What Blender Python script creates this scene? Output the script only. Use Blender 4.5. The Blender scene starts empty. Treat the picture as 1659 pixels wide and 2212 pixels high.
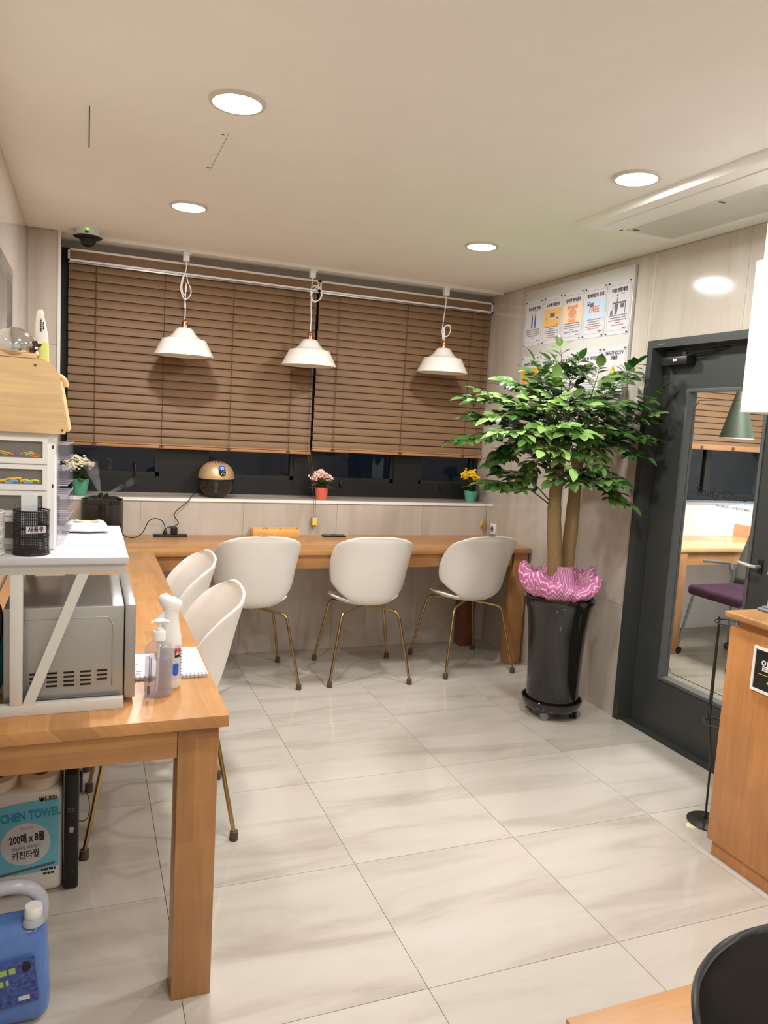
import bpy, bmesh, math, random
from mathutils import Vector, Matrix, Quaternion
random.seed(7)
PI = math.pi
C = bpy.context.scene.collection

# ------------------------------------------------------------------ camera
cam_d = bpy.data.cameras.new('camera'); cam = bpy.data.objects.new('camera', cam_d); C.objects.link(cam)
R_ = Vector((0.92934218, -0.36461333, 0.05813978)); U_ = Vector((-0.01212855, 0.12723445, 0.99179851)); F_ = Vector((0.36902034, 0.92242534, -0.1138221))
m = Matrix.Identity(4)
for i in range(3):
    m[i][0] = R_[i]; m[i][1] = U_[i]; m[i][2] = -F_[i]
m[2][3] = 1.466
cam.matrix_world = m
cam_d.sensor_fit = 'HORIZONTAL'; cam_d.sensor_width = 36.0; cam_d.lens = 36.0 * 1626.68 / 1659.0
cam_d.clip_start = 0.02
bpy.context.scene.camera = cam

# ------------------------------------------------------------------ world, exposure
w = bpy.data.worlds.new('night'); bpy.context.scene.world = w; w.use_nodes = True
w.node_tree.nodes['Background'].inputs[0].default_value = (0.016, 0.024, 0.038, 1)
w.node_tree.nodes['Background'].inputs[1].default_value = 0.6
vs = bpy.context.scene.view_settings
vs.view_transform = 'Standard'; vs.look = 'None'; vs.exposure = 0.27; vs.gamma = 1.0; vs.use_curve_mapping = False
LAMP_W = 15.5            # each recessed downlight of the cafe
STUDY_W = 68.0           # ceiling light of the room behind the glass door
LAMP_COL = (0.98, 0.985, 0.975)
bpy.context.scene.cycles.diffuse_bounces = 8; bpy.context.scene.cycles.max_bounces = 14; bpy.context.scene.cycles.transparent_max_bounces = 24

# ------------------------------------------------------------------ materials
def lin(c):
    return tuple(((v/255)/12.92 if v/255 <= .04045 else ((v/255+.055)/1.055)**2.4) for v in c)
MT = {}
def new_mat(name):
    mt = bpy.data.materials.new(name); mt.use_nodes = True
    MT[name] = mt
    return mt, mt.node_tree, mt.node_tree.nodes['Principled BSDF']
def N(nt, t, **kw):
    n = nt.nodes.new(t)
    for k, v in kw.items(): setattr(n, k, v)
    return n
def pm(name, col, rough=.5, metal=0., spec=.5, var=0., scale=(8, 8, 8), trans=0., ior=1.45, emis=None, estr=0., bump=0., bscale=60., coat=0., sss=0.):
    """principled material with a faint procedural variation of its own colour"""
    mt, nt, b = new_mat(name)
    c = lin(col)
    b.inputs['Roughness'].default_value = rough; b.inputs['Metallic'].default_value = metal
    b.inputs['Specular IOR Level'].default_value = spec; b.inputs['IOR'].default_value = ior
    b.inputs['Transmission Weight'].default_value = trans; b.inputs['Coat Weight'].default_value = coat
    b.inputs['Base Color'].default_value = (*c, 1)
    tc = N(nt, 'ShaderNodeTexCoord')
    if var:
        mp = N(nt, 'ShaderNodeMapping'); mp.inputs['Scale'].default_value = scale
        nz = N(nt, 'ShaderNodeTexNoise'); nz.inputs['Detail'].default_value = 4
        rp = N(nt, 'ShaderNodeValToRGB')
        rp.color_ramp.elements[0].position = .3; rp.color_ramp.elements[1].position = .7
        rp.color_ramp.elements[0].color = (*[v*(1-var) for v in c], 1); rp.color_ramp.elements[1].color = (*[min(1, v*(1+var)) for v in c], 1)
        nt.links.new(tc.outputs['Object'], mp.inputs[0]); nt.links.new(mp.outputs[0], nz.inputs['Vector'])
        nt.links.new(nz.outputs[0], rp.inputs[0]); nt.links.new(rp.outputs[0], b.inputs['Base Color'])
    if bump:
        nz = N(nt, 'ShaderNodeTexNoise'); nz.inputs['Scale'].default_value = bscale
        bp = N(nt, 'ShaderNodeBump'); bp.inputs['Strength'].default_value = bump; bp.inputs['Distance'].default_value = .002
        nt.links.new(tc.outputs['Object'], nz.inputs['Vector']); nt.links.new(nz.outputs[0], bp.inputs['Height']); nt.links.new(bp.outputs[0], b.inputs['Normal'])
    if emis:
        b.inputs['Emission Color'].default_value = (*lin(emis), 1); b.inputs['Emission Strength'].default_value = estr
    return mt
def tile_mat(name, c0, c1, c2, scale, rough):
    """polished porcelain: streaky veins, offset per tile"""
    mt, nt, b = new_mat(name)
    tc = N(nt, 'ShaderNodeTexCoord'); oi = N(nt, 'ShaderNodeObjectInfo')
    geo = N(nt, 'ShaderNodeNewGeometry')
    ml = N(nt, 'ShaderNodeMath', operation='MULTIPLY'); ml.inputs[1].default_value = 23.0
    ad = N(nt, 'ShaderNodeVectorMath', operation='ADD')
    mp = N(nt, 'ShaderNodeMapping'); mp.inputs['Scale'].default_value = scale; mp.inputs['Rotation'].default_value = (0, .08, .10)
    nz = N(nt, 'ShaderNodeTexNoise'); nz.inputs['Scale'].default_value = 1.0; nz.inputs['Detail'].default_value = 6; nz.inputs['Distortion'].default_value = .7; nz.inputs['Roughness'].default_value = .55
    rp = N(nt, 'ShaderNodeValToRGB'); e = rp.color_ramp.elements
    e[0].position = .30; e[0].color = (*lin(c0), 1); e[1].position = .72; e[1].color = (*lin(c2), 1)
    k = e.new(.48); k.color = (*lin(c1), 1)
    nt.links.new(oi.outputs['Random'], ml.inputs[0]); nt.links.new(geo.outputs['Position'], ad.inputs[0]); nt.links.new(ml.outputs[0], ad.inputs[1])
    nt.links.new(ad.outputs[0], mp.inputs[0]); nt.links.new(mp.outputs[0], nz.inputs['Vector']); nt.links.new(nz.outputs[0], rp.inputs[0])
    nt.links.new(rp.outputs[0], b.inputs['Base Color']); b.inputs['Roughness'].default_value = rough
    return mt
def wood_mat(name, axis, base, amp=.14, stave=(.42, .085), rough=.32, grain=.10):
    """stave-glued hardwood running along the given axis"""
    mt, nt, b = new_mat(name); c = lin(base)
    geo = N(nt, 'ShaderNodeNewGeometry'); sp = N(nt, 'ShaderNodeSeparateXYZ'); cb = N(nt, 'ShaderNodeCombineXYZ'); ad = N(nt, 'ShaderNodeMath', operation='ADD')
    nt.links.new(geo.outputs['Position'], sp.inputs[0])
    o = {'X': (0, 1, 2), 'Y': (1, 0, 2), 'Z': (2, 0, 1)}[axis]
    nt.links.new(sp.outputs[o[0]], cb.inputs[0]); nt.links.new(sp.outputs[o[1]], ad.inputs[0]); nt.links.new(sp.outputs[o[2]], ad.inputs[1]); nt.links.new(ad.outputs[0], cb.inputs[1])
    br = N(nt, 'ShaderNodeTexBrick'); br.offset = .37; br.offset_frequency = 2
    br.inputs['Scale'].default_value = 1; br.inputs['Mortar Size'].default_value = 0.0; br.inputs['Brick Width'].default_value = stave[0]; br.inputs['Row Height'].default_value = stave[1]
    br.inputs['Color1'].default_value = (*[v*(1-amp) for v in c], 1); br.inputs['Color2'].default_value = (*[min(1, v*(1+amp)) for v in c], 1)
    br.inputs['Mortar'].default_value = (*[v*.8 for v in c], 1)
    nt.links.new(cb.outputs[0], br.inputs['Vector'])
    mp = N(nt, 'ShaderNodeMapping'); mp.inputs['Scale'].default_value = (3, 46, 3)
    nz = N(nt, 'ShaderNodeTexNoise'); nz.inputs['Scale'].default_value = 1; nz.inputs['Detail'].default_value = 5; nz.inputs['Distortion'].default_value = 1.2
    nt.links.new(cb.outputs[0], mp.inputs[0]); nt.links.new(mp.outputs[0], nz.inputs['Vector'])
    nz2 = N(nt, 'ShaderNodeTexNoise'); nz2.inputs['Scale'].default_value = 9; nz2.inputs['Detail'].default_value = 2
    nt.links.new(geo.outputs['Position'], nz2.inputs['Vector'])
    mr = N(nt, 'ShaderNodeMapRange'); mr.inputs[1].default_value = .3; mr.inputs[2].default_value = .7; mr.inputs[3].default_value = 1-grain; mr.inputs[4].default_value = 1+grain
    mr2 = N(nt, 'ShaderNodeMapRange'); mr2.inputs[1].default_value = .3; mr2.inputs[2].default_value = .7; mr2.inputs[3].default_value = .93; mr2.inputs[4].default_value = 1.07
    nt.links.new(nz.outputs[0], mr.inputs[0]); nt.links.new(nz2.outputs[0], mr2.inputs[0])
    mu = N(nt, 'ShaderNodeMath', operation='MULTIPLY'); nt.links.new(mr.outputs[0], mu.inputs[0]); nt.links.new(mr2.outputs[0], mu.inputs[1])
    vm = N(nt, 'ShaderNodeVectorMath', operation='SCALE'); nt.links.new(br.outputs['Color'], vm.inputs[0]); nt.links.new(mu.outputs[0], vm.inputs['Scale'])
    nt.links.new(vm.outputs[0], b.inputs['Base Color']); b.inputs['Roughness'].default_value = rough
    return mt
def thin_glass(name, tint=(1, 1, 1), refl_rough=0.0, base=.04, haze=0., hazecol=(200, 200, 200)):
    """thin clear sheet: Fresnel mirror over see-through"""
    mt, nt, b = new_mat(name); nt.nodes.remove(b); out = nt.nodes['Material Output']
    tr = N(nt, 'ShaderNodeBsdfTransparent'); tr.inputs[0].default_value = (*tint, 1)
    gl = N(nt, 'ShaderNodeBsdfGlossy'); gl.inputs['Roughness'].default_value = refl_rough
    fr = N(nt, 'ShaderNodeFresnel'); fr.inputs[0].default_value = 1.5
    mx = N(nt, 'ShaderNodeMixShader')
    ge = N(nt, 'ShaderNodeNewGeometry'); iv = N(nt, 'ShaderNodeMath', operation='SUBTRACT'); iv.inputs[0].default_value = 1; nt.links.new(ge.outputs['Backfacing'], iv.inputs[1])
    mm_ = N(nt, 'ShaderNodeMath', operation='MULTIPLY'); nt.links.new(fr.outputs[0], mm_.inputs[0]); nt.links.new(iv.outputs[0], mm_.inputs[1])
    nt.links.new(mm_.outputs[0], mx.inputs[0]); nt.links.new(tr.outputs[0], mx.inputs[1]); nt.links.new(gl.outputs[0], mx.inputs[2])
    last = mx
    if haze:
        df = N(nt, 'ShaderNodeBsdfDiffuse'); df.inputs[0].default_value = (*lin(hazecol), 1)
        m2 = N(nt, 'ShaderNodeMixShader'); m2.inputs[0].default_value = haze
        nt.links.new(mx.outputs[0], m2.inputs[1]); nt.links.new(df.outputs[0], m2.inputs[2]); last = m2
    nt.links.new(last.outputs[0], out.inputs[0])
    return mt
def dot_mesh_mat(name, col, nu, nv):
    """perforated sheet steel: round see-through holes over the UV map"""
    mt, nt, b = new_mat(name); b.inputs['Base Color'].default_value = (*lin(col), 1); b.inputs['Roughness'].default_value = .45
    out = nt.nodes['Material Output']; uv = N(nt, 'ShaderNodeUVMap')
    mp = N(nt, 'ShaderNodeMapping'); mp.inputs['Scale'].default_value = (nu, nv, 1)
    fr = N(nt, 'ShaderNodeVectorMath', operation='FRACTION'); sb = N(nt, 'ShaderNodeVectorMath', operation='SUBTRACT'); sb.inputs[1].default_value = (.5, .5, 0)
    ln = N(nt, 'ShaderNodeVectorMath', operation='LENGTH'); lt = N(nt, 'ShaderNodeMath', operation='LESS_THAN'); lt.inputs[1].default_value = .30
    sp = N(nt, 'ShaderNodeSeparateXYZ'); 
    nt.links.new(uv.outputs[0], mp.inputs[0]); nt.links.new(mp.outputs[0], fr.inputs[0]); nt.links.new(fr.outputs[0], sb.inputs[0])
    nt.links.new(sb.outputs[0], sp.inputs[0]); cb = N(nt, 'ShaderNodeCombineXYZ'); nt.links.new(sp.outputs[0], cb.inputs[0]); nt.links.new(sp.outputs[1], cb.inputs[1])
    nt.links.new(cb.outputs[0], ln.inputs[0]); nt.links.new(ln.outputs['Value'], lt.inputs[0])
    tr = N(nt, 'ShaderNodeBsdfTransparent'); mx = N(nt, 'ShaderNodeMixShader')
    nt.links.new(lt.outputs[0], mx.inputs[0]); nt.links.new(b.outputs[0], mx.inputs[1]); nt.links.new(tr.outputs[0], mx.inputs[2]); nt.links.new(mx.outputs[0], out.inputs[0])
    return mt

M_ceil = pm('ceiling_paint', (240, 238, 233), .9, var=.015, scale=(1, 1, 1))
M_plaster = pm('plain_plaster', (232, 228, 220), .85, var=.03)
M_wt = tile_mat('wall_tile_porcelain', (176, 164, 151), (190, 180, 168), (200, 191, 181), (5.5, 5.5, .8), .10)
M_ft = tile_mat('floor_tile_porcelain', (170, 160, 148), (187, 179, 168), (194, 187, 178), (1.2, 6.5, 1), .09)
M_grout = pm('grout', (146, 136, 124), .9, var=.05)
M_wgrout = pm('wall_grout', (186, 173, 158), .9, var=.05)
W_x = wood_mat('honey_wood_along_x', 'X', (180, 130, 80), rough=.36)
W_y = wood_mat('honey_wood_along_y', 'Y', (180, 130, 80), rough=.36)
W_z = wood_mat('honey_wood_upright', 'Z', (166, 119, 74))
W_zd = wood_mat('honey_wood_cabinet', 'Z', (190, 130, 76), amp=.07, rough=.35)
M_pine = wood_mat('pale_pine', 'X', (226, 192, 142), amp=.02, stave=(3, 3), rough=.45, grain=.12)
M_pinez = wood_mat('pale_pine_front', 'Y', (224, 190, 140), amp=.02, stave=(3, 3), rough=.45, grain=.10)
M_bamboo = wood_mat('bamboo_box', 'X', (222, 172, 100), amp=.06, stave=(.5, .02), rough=.4)
M_slat = pm('brown_blind_slat', (131, 101, 72), .55, var=.04, scale=(2, 30, 30))
M_rail = wood_mat('brown_blind_rail', 'X', (170, 124, 82), amp=.05, stave=(2, .012), rough=.4)
M_cordb = pm('brown_cord', (92, 66, 48), .8)
M_white = pm('white_plastic', (238, 236, 232), .4)
M_whitem = pm('white_metal', (208, 205, 198), .45, var=.02)
M_wboard = pm('white_laminate', (196, 193, 198), .65, var=.01)
M_whitecab = pm('white_cabinet_lacquer', (246, 245, 242), .25)
M_shell = pm('white_chair_shell', (238, 233, 225), .38, var=.01)
M_black_shell = pm('black_chair_shell', (30, 28, 24), .38, var=.03)
M_brass = pm('brass_tube', (184, 154, 104), .24, 1.0)
M_foot = pm('brown_rubber', (88, 72, 62), .7)
M_copper = pm('copper_cap', (226, 150, 110), .18, 1.0)
M_shade = pm('white_shade_enamel', (236, 230, 220), .4)
M_frame = pm('charcoal_window_frame', (26, 26, 26), .4)
M_door = pm('charcoal_door_paint', (58, 60, 58), .42, var=.03)
M_chrome = pm('chrome', (215, 215, 215), .08, 1.0)
M_steel = pm('brushed_steel', (150, 148, 144), .35, 1.0)
M_silver = pm('silver_enamel', (172, 170, 166), .35, .6, var=.02)
M_black = pm('black_plastic', (22, 21, 20), .4)
M_blackg = pm('black_gloss_ceramic', (26, 25, 22), .07, coat=.5)
M_dark = pm('dark_slot', (12, 12, 12), .8)
M_grey = pm('grey_plastic', (120, 122, 124), .5)
M_ink = pm('printed_ink', (38, 36, 40), .7)
M_inkg = pm('printed_grey_ink', (128, 124, 128), .7)
M_inkr = pm('printed_red_ink', (196, 120, 112), .7)
M_blueink = pm('printed_blue', (66, 104, 150), .7)
M_skyb = pm('printed_sky_blue', (182, 204, 224), .7)
M_orange = pm('printed_orange', (224, 176, 104), .7)
M_orange2 = pm('printed_strong_orange', (232, 150, 46), .7)
M_peach = pm('printed_peach', (236, 200, 160), .7)
M_soup = pm('printed_soup', (222, 150, 104), .7)
M_brownink = pm('printed_brown', (120, 72, 52), .7)
M_greyp = pm('printed_dark_grey', (96, 98, 102), .7)
M_yel = pm('printed_yellow', (236, 216, 40), .7)
M_red = pm('printed_red', (196, 40, 40), .7)
M_paper = pm('white_paper', (204, 200, 202), .6)
M_boardw = pm('white_board', (200, 197, 190), .3)
M_sleeve = pm('poster_sleeve_edge', (214, 212, 216), .3)
M_glass = thin_glass('clear_glass')
M_wglass = thin_glass('night_window_glass', (.55, .6, .62))
M_acryl = thin_glass('clear_acrylic', (.97, .97, .98), .05, haze=.01, hazecol=(225, 222, 235))
M_smoke = thin_glass('smoked_tank', (.58, .59, .60), .03, haze=.05, hazecol=(60, 60, 60))
M_bowlg = thin_glass('purifier_bowl_glass', (.72, .70, .68), .02, haze=.05, hazecol=(150, 140, 130))
M_gel = thin_glass('sanitiser_gel', (.93, .92, .94), .02, haze=.16, hazecol=(205, 202, 210))
M_drawwin = thin_glass('drawer_window', (.85, .84, .82), .05, haze=.15, hazecol=(190, 185, 180))
M_rimac = pm('acrylic_bright_edge', (214, 208, 224), .2)
M_gold = pm('gold_lacquer', (206, 172, 128), .38, .45)
M_blueled = pm('blue_display', (20, 40, 190), .3, emis=(20, 60, 255), estr=1.6)
M_cyanled = pm('cyan_digits', (90, 220, 255), .3, emis=(90, 220, 255), estr=5)
M_greenled = pm('green_led', (120, 255, 60), .3, emis=(110, 255, 40), estr=6)
M_bark = pm('light_brown_bark', (148, 124, 84), .85, var=.25, scale=(90, 90, 14), bump=.8, bscale=120)
M_twig = pm('brown_twig', (92, 74, 48), .8)
def leaf_mat(name, a, b_, rough):
    mt, nt, b = new_mat(name)
    oi = N(nt, 'ShaderNodeObjectInfo'); tc = N(nt, 'ShaderNodeNewGeometry'); nz = N(nt, 'ShaderNodeTexNoise'); nz.inputs['Scale'].default_value = 7
    ad = N(nt, 'ShaderNodeMath', operation='ADD'); ml = N(nt, 'ShaderNodeMath', operation='MULTIPLY'); ml.inputs[1].default_value = .5
    nt.links.new(tc.outputs['Position'], nz.inputs['Vector']); nt.links.new(oi.outputs['Random'], ml.inputs[0]); nt.links.new(nz.outputs[0], ad.inputs[0]); nt.links.new(ml.outputs[0], ad.inputs[1])
    rp = N(nt, 'ShaderNodeValToRGB'); rp.color_ramp.elements[0].position = .45; rp.color_ramp.elements[1].position = 1.05
    rp.color_ramp.elements[0].color = (*lin(a), 1); rp.color_ramp.elements[1].color = (*lin(b_), 1)
    nt.links.new(ad.outputs[0], rp.inputs[0]); nt.links.new(rp.outputs[0], b.inputs['Base Color'])
    b.inputs['Roughness'].default_value = rough
    return mt
M_leaf = leaf_mat('glossy_green_leaf', (44, 88, 34), (156, 192, 108), .24)
M_kleaf = leaf_mat('dark_succulent_leaf', (40, 62, 32), (74, 98, 50), .45)
M_kyel = pm('yellow_petals', (238, 196, 40), .6); M_kpink = pm('pink_petals', (236, 192, 178), .6); M_kwhite = pm('cream_petals', (228, 220, 184), .6)
M_green_pot = pm('translucent_green_pot', (92, 168, 138), .35, var=.12, scale=(10, 10, 22))
M_red_pot = pm('coral_pot', (226, 108, 84), .35, var=.08, scale=(10, 10, 22))
M_soil = pm('soil', (60, 44, 32), .95)

# pink ribbon mesh with gold zigzag
def ribbon_mat():
    mt, nt, b = new_mat('pink_zigzag_gauze')
    uv = N(nt, 'ShaderNodeUVMap'); sp = N(nt, 'ShaderNodeSeparateXYZ'); nt.links.new(uv.outputs[0], sp.inputs[0])
    m1 = N(nt, 'ShaderNodeMath', operation='MULTIPLY'); m1.inputs[1].default_value = 62; nt.links.new(sp.outputs[0], m1.inputs[0])
    pp = N(nt, 'ShaderNodeMath', operation='PINGPONG'); pp.inputs[1].default_value = 1; nt.links.new(m1.outputs[0], pp.inputs[0])
    m2 = N(nt, 'ShaderNodeMath', operation='MULTIPLY'); m2.inputs[1].default_value = 10; nt.links.new(sp.outputs[1], m2.inputs[0])
    ad = N(nt, 'ShaderNodeMath', operation='ADD'); nt.links.new(pp.outputs[0], ad.inputs[0]); nt.links.new(m2.outputs[0], ad.inputs[1])
    fr = N(nt, 'ShaderNodeMath', operation='FRACT'); nt.links.new(ad.outputs[0], fr.inputs[0])
    lt = N(nt, 'ShaderNodeMath', operation='LESS_THAN'); lt.inputs[1].default_value = .26; nt.links.new(fr.outputs[0], lt.inputs[0])
    mc = N(nt, 'ShaderNodeMix', data_type='RGBA'); mc.inputs[6].default_value = (*lin((226, 128, 190)), 1); mc.inputs[7].default_value = (*lin((240, 196, 212)), 1)
    nt.links.new(lt.outputs[0], mc.inputs[0]); nt.links.new(mc.outputs[2], b.inputs['Base Color']); b.inputs['Roughness'].default_value = .45
    al = N(nt, 'ShaderNodeMath', operation='MAXIMUM'); al.inputs[1].default_value = .62; nt.links.new(lt.outputs[0], al.inputs[0]); nt.links.new(al.outputs[0], b.inputs['Alpha'])
    return mt
M_ribbon = ribbon_mat()
M_mesh_b = dot_mesh_mat('black_perforated_steel', (24, 22, 20), 56, 26)
M_mesh_w = dot_mesh_mat('white_perforated_steel', (226, 224, 220), 56, 26)

# ------------------------------------------------------------------ helpers
WL = {}
def obj(name, bm, mat=None, parent=None, smooth=False, me=None):
    """link a bmesh (world coordinates) as ONE object"""
    if me is None:
        me = bpy.data.meshes.new(name); bm.to_mesh(me); bm.free()
    if mat is not None:
        me.materials.clear(); me.materials.append(mat)
    if smooth is not False:
        me.shade_smooth()
        if smooth is not True:
            me.set_sharp_from_angle(angle=math.radians(smooth))
    o = bpy.data.objects.new(name, me); C.objects.link(o)
    if parent is not None:
        base = WL[parent.name]; me.transform(Matrix.Translation(-base)); o.parent = parent
        WL[o.name] = base.copy()
    else:
        if len(me.vertices):
            xs = [v.co for v in me.vertices]
            base = Vector(((min(v.x for v in xs)+max(v.x for v in xs))/2, (min(v.y for v in xs)+max(v.y for v in xs))/2, min(v.z for v in xs)))
        else: base = Vector((0, 0, 0))
        me.transform(Matrix.Translation(-base)); o.location = base; WL[o.name] = base.copy()
    return o
def thing(name, label, cat, loc=(0, 0, 0), group=None):
    o = bpy.data.objects.new(name, None); C.objects.link(o); o.location = loc; o.empty_display_size = .05
    o['label'] = label; o['category'] = cat
    if group: o['group'] = group
    WL[o.name] = Vector(loc)
    return o
def tag(o, label, cat, group=None, kind=None):
    o['label'] = label; o['category'] = cat
    if group: o['group'] = group
    if kind: o['kind'] = kind
    return o
def struct(o, label=None):
    o['kind'] = 'structure'
    if label: o['label'] = label
    return o
def sroot(name, loc=(0, 0, 0), label=None):
    o = bpy.data.objects.new(name, None); C.objects.link(o); o.location = loc; o['kind'] = 'structure'; WL[o.name] = Vector(loc)
    if label: o['label'] = label
    return o
def dup(root, loc, rotz=None, label=None, name=None):
    def cp(o, par):
        c = o.copy(); C.objects.link(c)
        if par is not None: c.parent = par
        for ch in [x for x in KIDS.get(o.name, [])]: KIDS.setdefault(c.name, []).append(cp(ch, c))
        return c
    r = cp(root, None); r.location = loc
    if rotz is not None: r.rotation_euler = (0, 0, rotz)
    if label: r['label'] = label
    return r
KIDS = {}
def index_kids(root):
    for o in list(bpy.data.objects):
        if o.parent is not None:
            L = KIDS.setdefault(o.parent.name, [])
            if o not in L: L.append(o)
def BM(): return bmesh.new()
def box(bm, x0, x1, y0, y1, z0, z1, bev=0., seg=2, rot=None, piv=None):
    r = bmesh.ops.create_cube(bm, size=1.0)
    vs_ = r['verts']
    bmesh.ops.scale(bm, vec=(abs(x1-x0), abs(y1-y0), abs(z1-z0)), verts=vs_)
    if bev > 0:
        es = list({e for v in vs_ for e in v.link_edges})
        q = bmesh.ops.bevel(bm, geom=es, offset=bev, segments=seg, affect='EDGES', profile=.5)
        vs_ = list({v for f in q['faces'] for v in f.verts} | {v for v in vs_ if v.is_valid})
    bmesh.ops.translate(bm, vec=((x0+x1)/2, (y0+y1)/2, (z0+z1)/2), verts=vs_)
    if rot is not None: bmesh.ops.rotate(bm, cent=piv or ((x0+x1)/2, (y0+y1)/2, (z0+z1)/2), matrix=rot, verts=vs_)
    return vs_
def B(name, x0, x1, y0, y1, z0, z1, mat, parent=None, bev=0., seg=2, **k):
    bm = BM(); box(bm, x0, x1, y0, y1, z0, z1, bev, seg, **k)
    return obj(name, bm, mat, parent, smooth=(40 if bev else False))
def lathe(bm, prof, cx=0, cy=0, cz=0, seg=32, uv=False, cap=False):
    rings = []
    for (r, z) in prof:
        if r < 1e-5: rings.append([bm.verts.new((cx, cy, cz+z))])
        else: rings.append([bm.verts.new((cx+r*math.cos(2*PI*i/seg), cy+r*math.sin(2*PI*i/seg), cz+z)) for i in range(seg)])
    L = bm.loops.layers.uv.verify() if uv else None
    n = len(prof)
    for k in range(n-1):
        a, b = rings[k], rings[k+1]
        for i in range(seg):
            j = (i+1) % seg
            if len(a) == 1 and len(b) == 1: continue
            if len(a) == 1: vs_ = [a[0], b[j], b[i]]; us = [(i/seg, k/(n-1)), ((i+1)/seg, (k+1)/(n-1)), (i/seg, (k+1)/(n-1))]
            elif len(b) == 1: vs_ = [a[i], a[j], b[0]]; us = [(i/seg, k/(n-1)), ((i+1)/seg, k/(n-1)), (i/seg, (k+1)/(n-1))]
            else: vs_ = [a[i], a[j], b[j], b[i]]; us = [(i/seg, k/(n-1)), ((i+1)/seg, k/(n-1)), ((i+1)/seg, (k+1)/(n-1)), (i/seg, (k+1)/(n-1))]
            f = bm.faces.new(vs_)
            if uv:
                for lp, u in zip(f.loops, us): lp[L].uv = u
    bmesh.ops.recalc_face_normals(bm, faces=bm.faces)
def LA(name, prof, cx, cy, cz, mat, parent=None, seg=32, sm=40, uv=False):
    bm = BM(); lathe(bm, prof, cx, cy, cz, seg, uv); return obj(name, bm, mat, parent, smooth=sm)
def tube(bm, pts, r, seg=8, caps=True, r2=None):
    pts = [Vector(p) for p in pts]; n = len(pts); rings = []; up = None
    for i, p in enumerate(pts):
        t = (pts[min(i+1, n-1)]-pts[max(i-1, 0)]).normalized()
        if up is None:
            up = t.orthogonal().normalized()
        else:
            up = (up - t*up.dot(t)); up = up.normalized() if up.length > 1e-6 else t.orthogonal().normalized()
        s = t.cross(up)
        rr = r if r2 is None else r+(r2-r)*i/(n-1)
        rings.append([bm.verts.new(p+up*rr*math.cos(2*PI*k/seg)+s*rr*math.sin(2*PI*k/seg)) for k in range(seg)])
    for a, b in zip(rings, rings[1:]):
        for i in range(seg):
            j = (i+1) % seg; bm.faces.new((a[i], a[j], b[j], b[i]))
    if caps: bm.faces.new(list(reversed(rings[0]))); bm.faces.new(rings[-1])
def T(name, pts, r, mat, parent=None, seg=8, r2=None):
    bm = BM(); tube(bm, pts, r, seg, r2=r2); return obj(name, bm, mat, parent, smooth=50)
def spline(P, n=8):
    P = [Vector(p) for p in P]; out = []
    for i in range(len(P)-1):
        p0, p1, p2, p3 = P[max(i-1, 0)], P[i], P[i+1], P[min(i+2, len(P)-1)]
        for k in range(n):
            t = k/n; out.append(.5*((2*p1)+(p2-p0)*t+(2*p0-5*p1+4*p2-p3)*t*t+(3*p1-p0-3*p2+p3)*t**3))
    out.append(P[-1]); return out
def frame_m(o, right, up):
    r, u = Vector(right).normalized(), Vector(up).normalized(); nn = r.cross(u)
    mm = Matrix.Identity(4)
    for i in range(3): mm[i][0] = r[i]; mm[i][1] = u[i]; mm[i][2] = nn[i]; mm[i][3] = o[i]
    return mm
def text(name, body, size, o, right, up, mat, parent=None, align='CENTER', sx=1., ex=.0004, bold=0., maxw=None, bend=None):
    cu = bpy.data.curves.new('text', 'FONT'); cu.body = body; cu.size = size; cu.align_x = align; cu.align_y = 'CENTER'; cu.extrude = ex; cu.offset = bold; cu.resolution_u = 3
    to = bpy.data.objects.new('text', cu); C.objects.link(to); bpy.context.view_layer.update()
    me = bpy.data.meshes.new_from_object(to.evaluated_get(bpy.context.evaluated_depsgraph_get())); bpy.data.objects.remove(to)
    if maxw:
        xs = [v.co.x for v in me.vertices]; wd = max(xs)-min(xs)
        if wd > 0: sx = maxw/wd
    for v in me.vertices: v.co.x *= sx
    if bend:                                        # wrap round an upright cylinder of that radius
        for v in me.vertices:
            a = v.co.x/bend; z = v.co.z; v.co.x = math.sin(a)*(bend+z); v.co.z = (math.cos(a)-1)*bend+math.cos(a)*z
    me.transform(frame_m(o, right, up)); me.name = name
    return obj(name, None, mat, parent, me=me)
def poly(name, pts2, o, right, up, mat, parent=None, th=.0004):
    """flat printed shape (2-D outline) laid on a surface"""
    bm = BM(); mm = frame_m(o, right, up)
    a = [bm.verts.new(mm @ Vector((x, y, 0))) for x, y in pts2]; f = bm.faces.new(a)
    e = bmesh.ops.extrude_face_region(bm, geom=[f]); nv = [g for g in e['geom'] if isinstance(g, bmesh.types.BMVert)]
    nn = Vector(right).normalized().cross(Vector(up).normalized())
    bmesh.ops.translate(bm, vec=nn*th, verts=nv); bmesh.ops.recalc_face_normals(bm, faces=bm.faces)
    return obj(name, bm, mat, parent)
def rect(w_, h_, x=0, y=0): return [(x-w_/2, y-h_/2), (x+w_/2, y-h_/2), (x+w_/2, y+h_/2), (x-w_/2, y+h_/2)]
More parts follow.
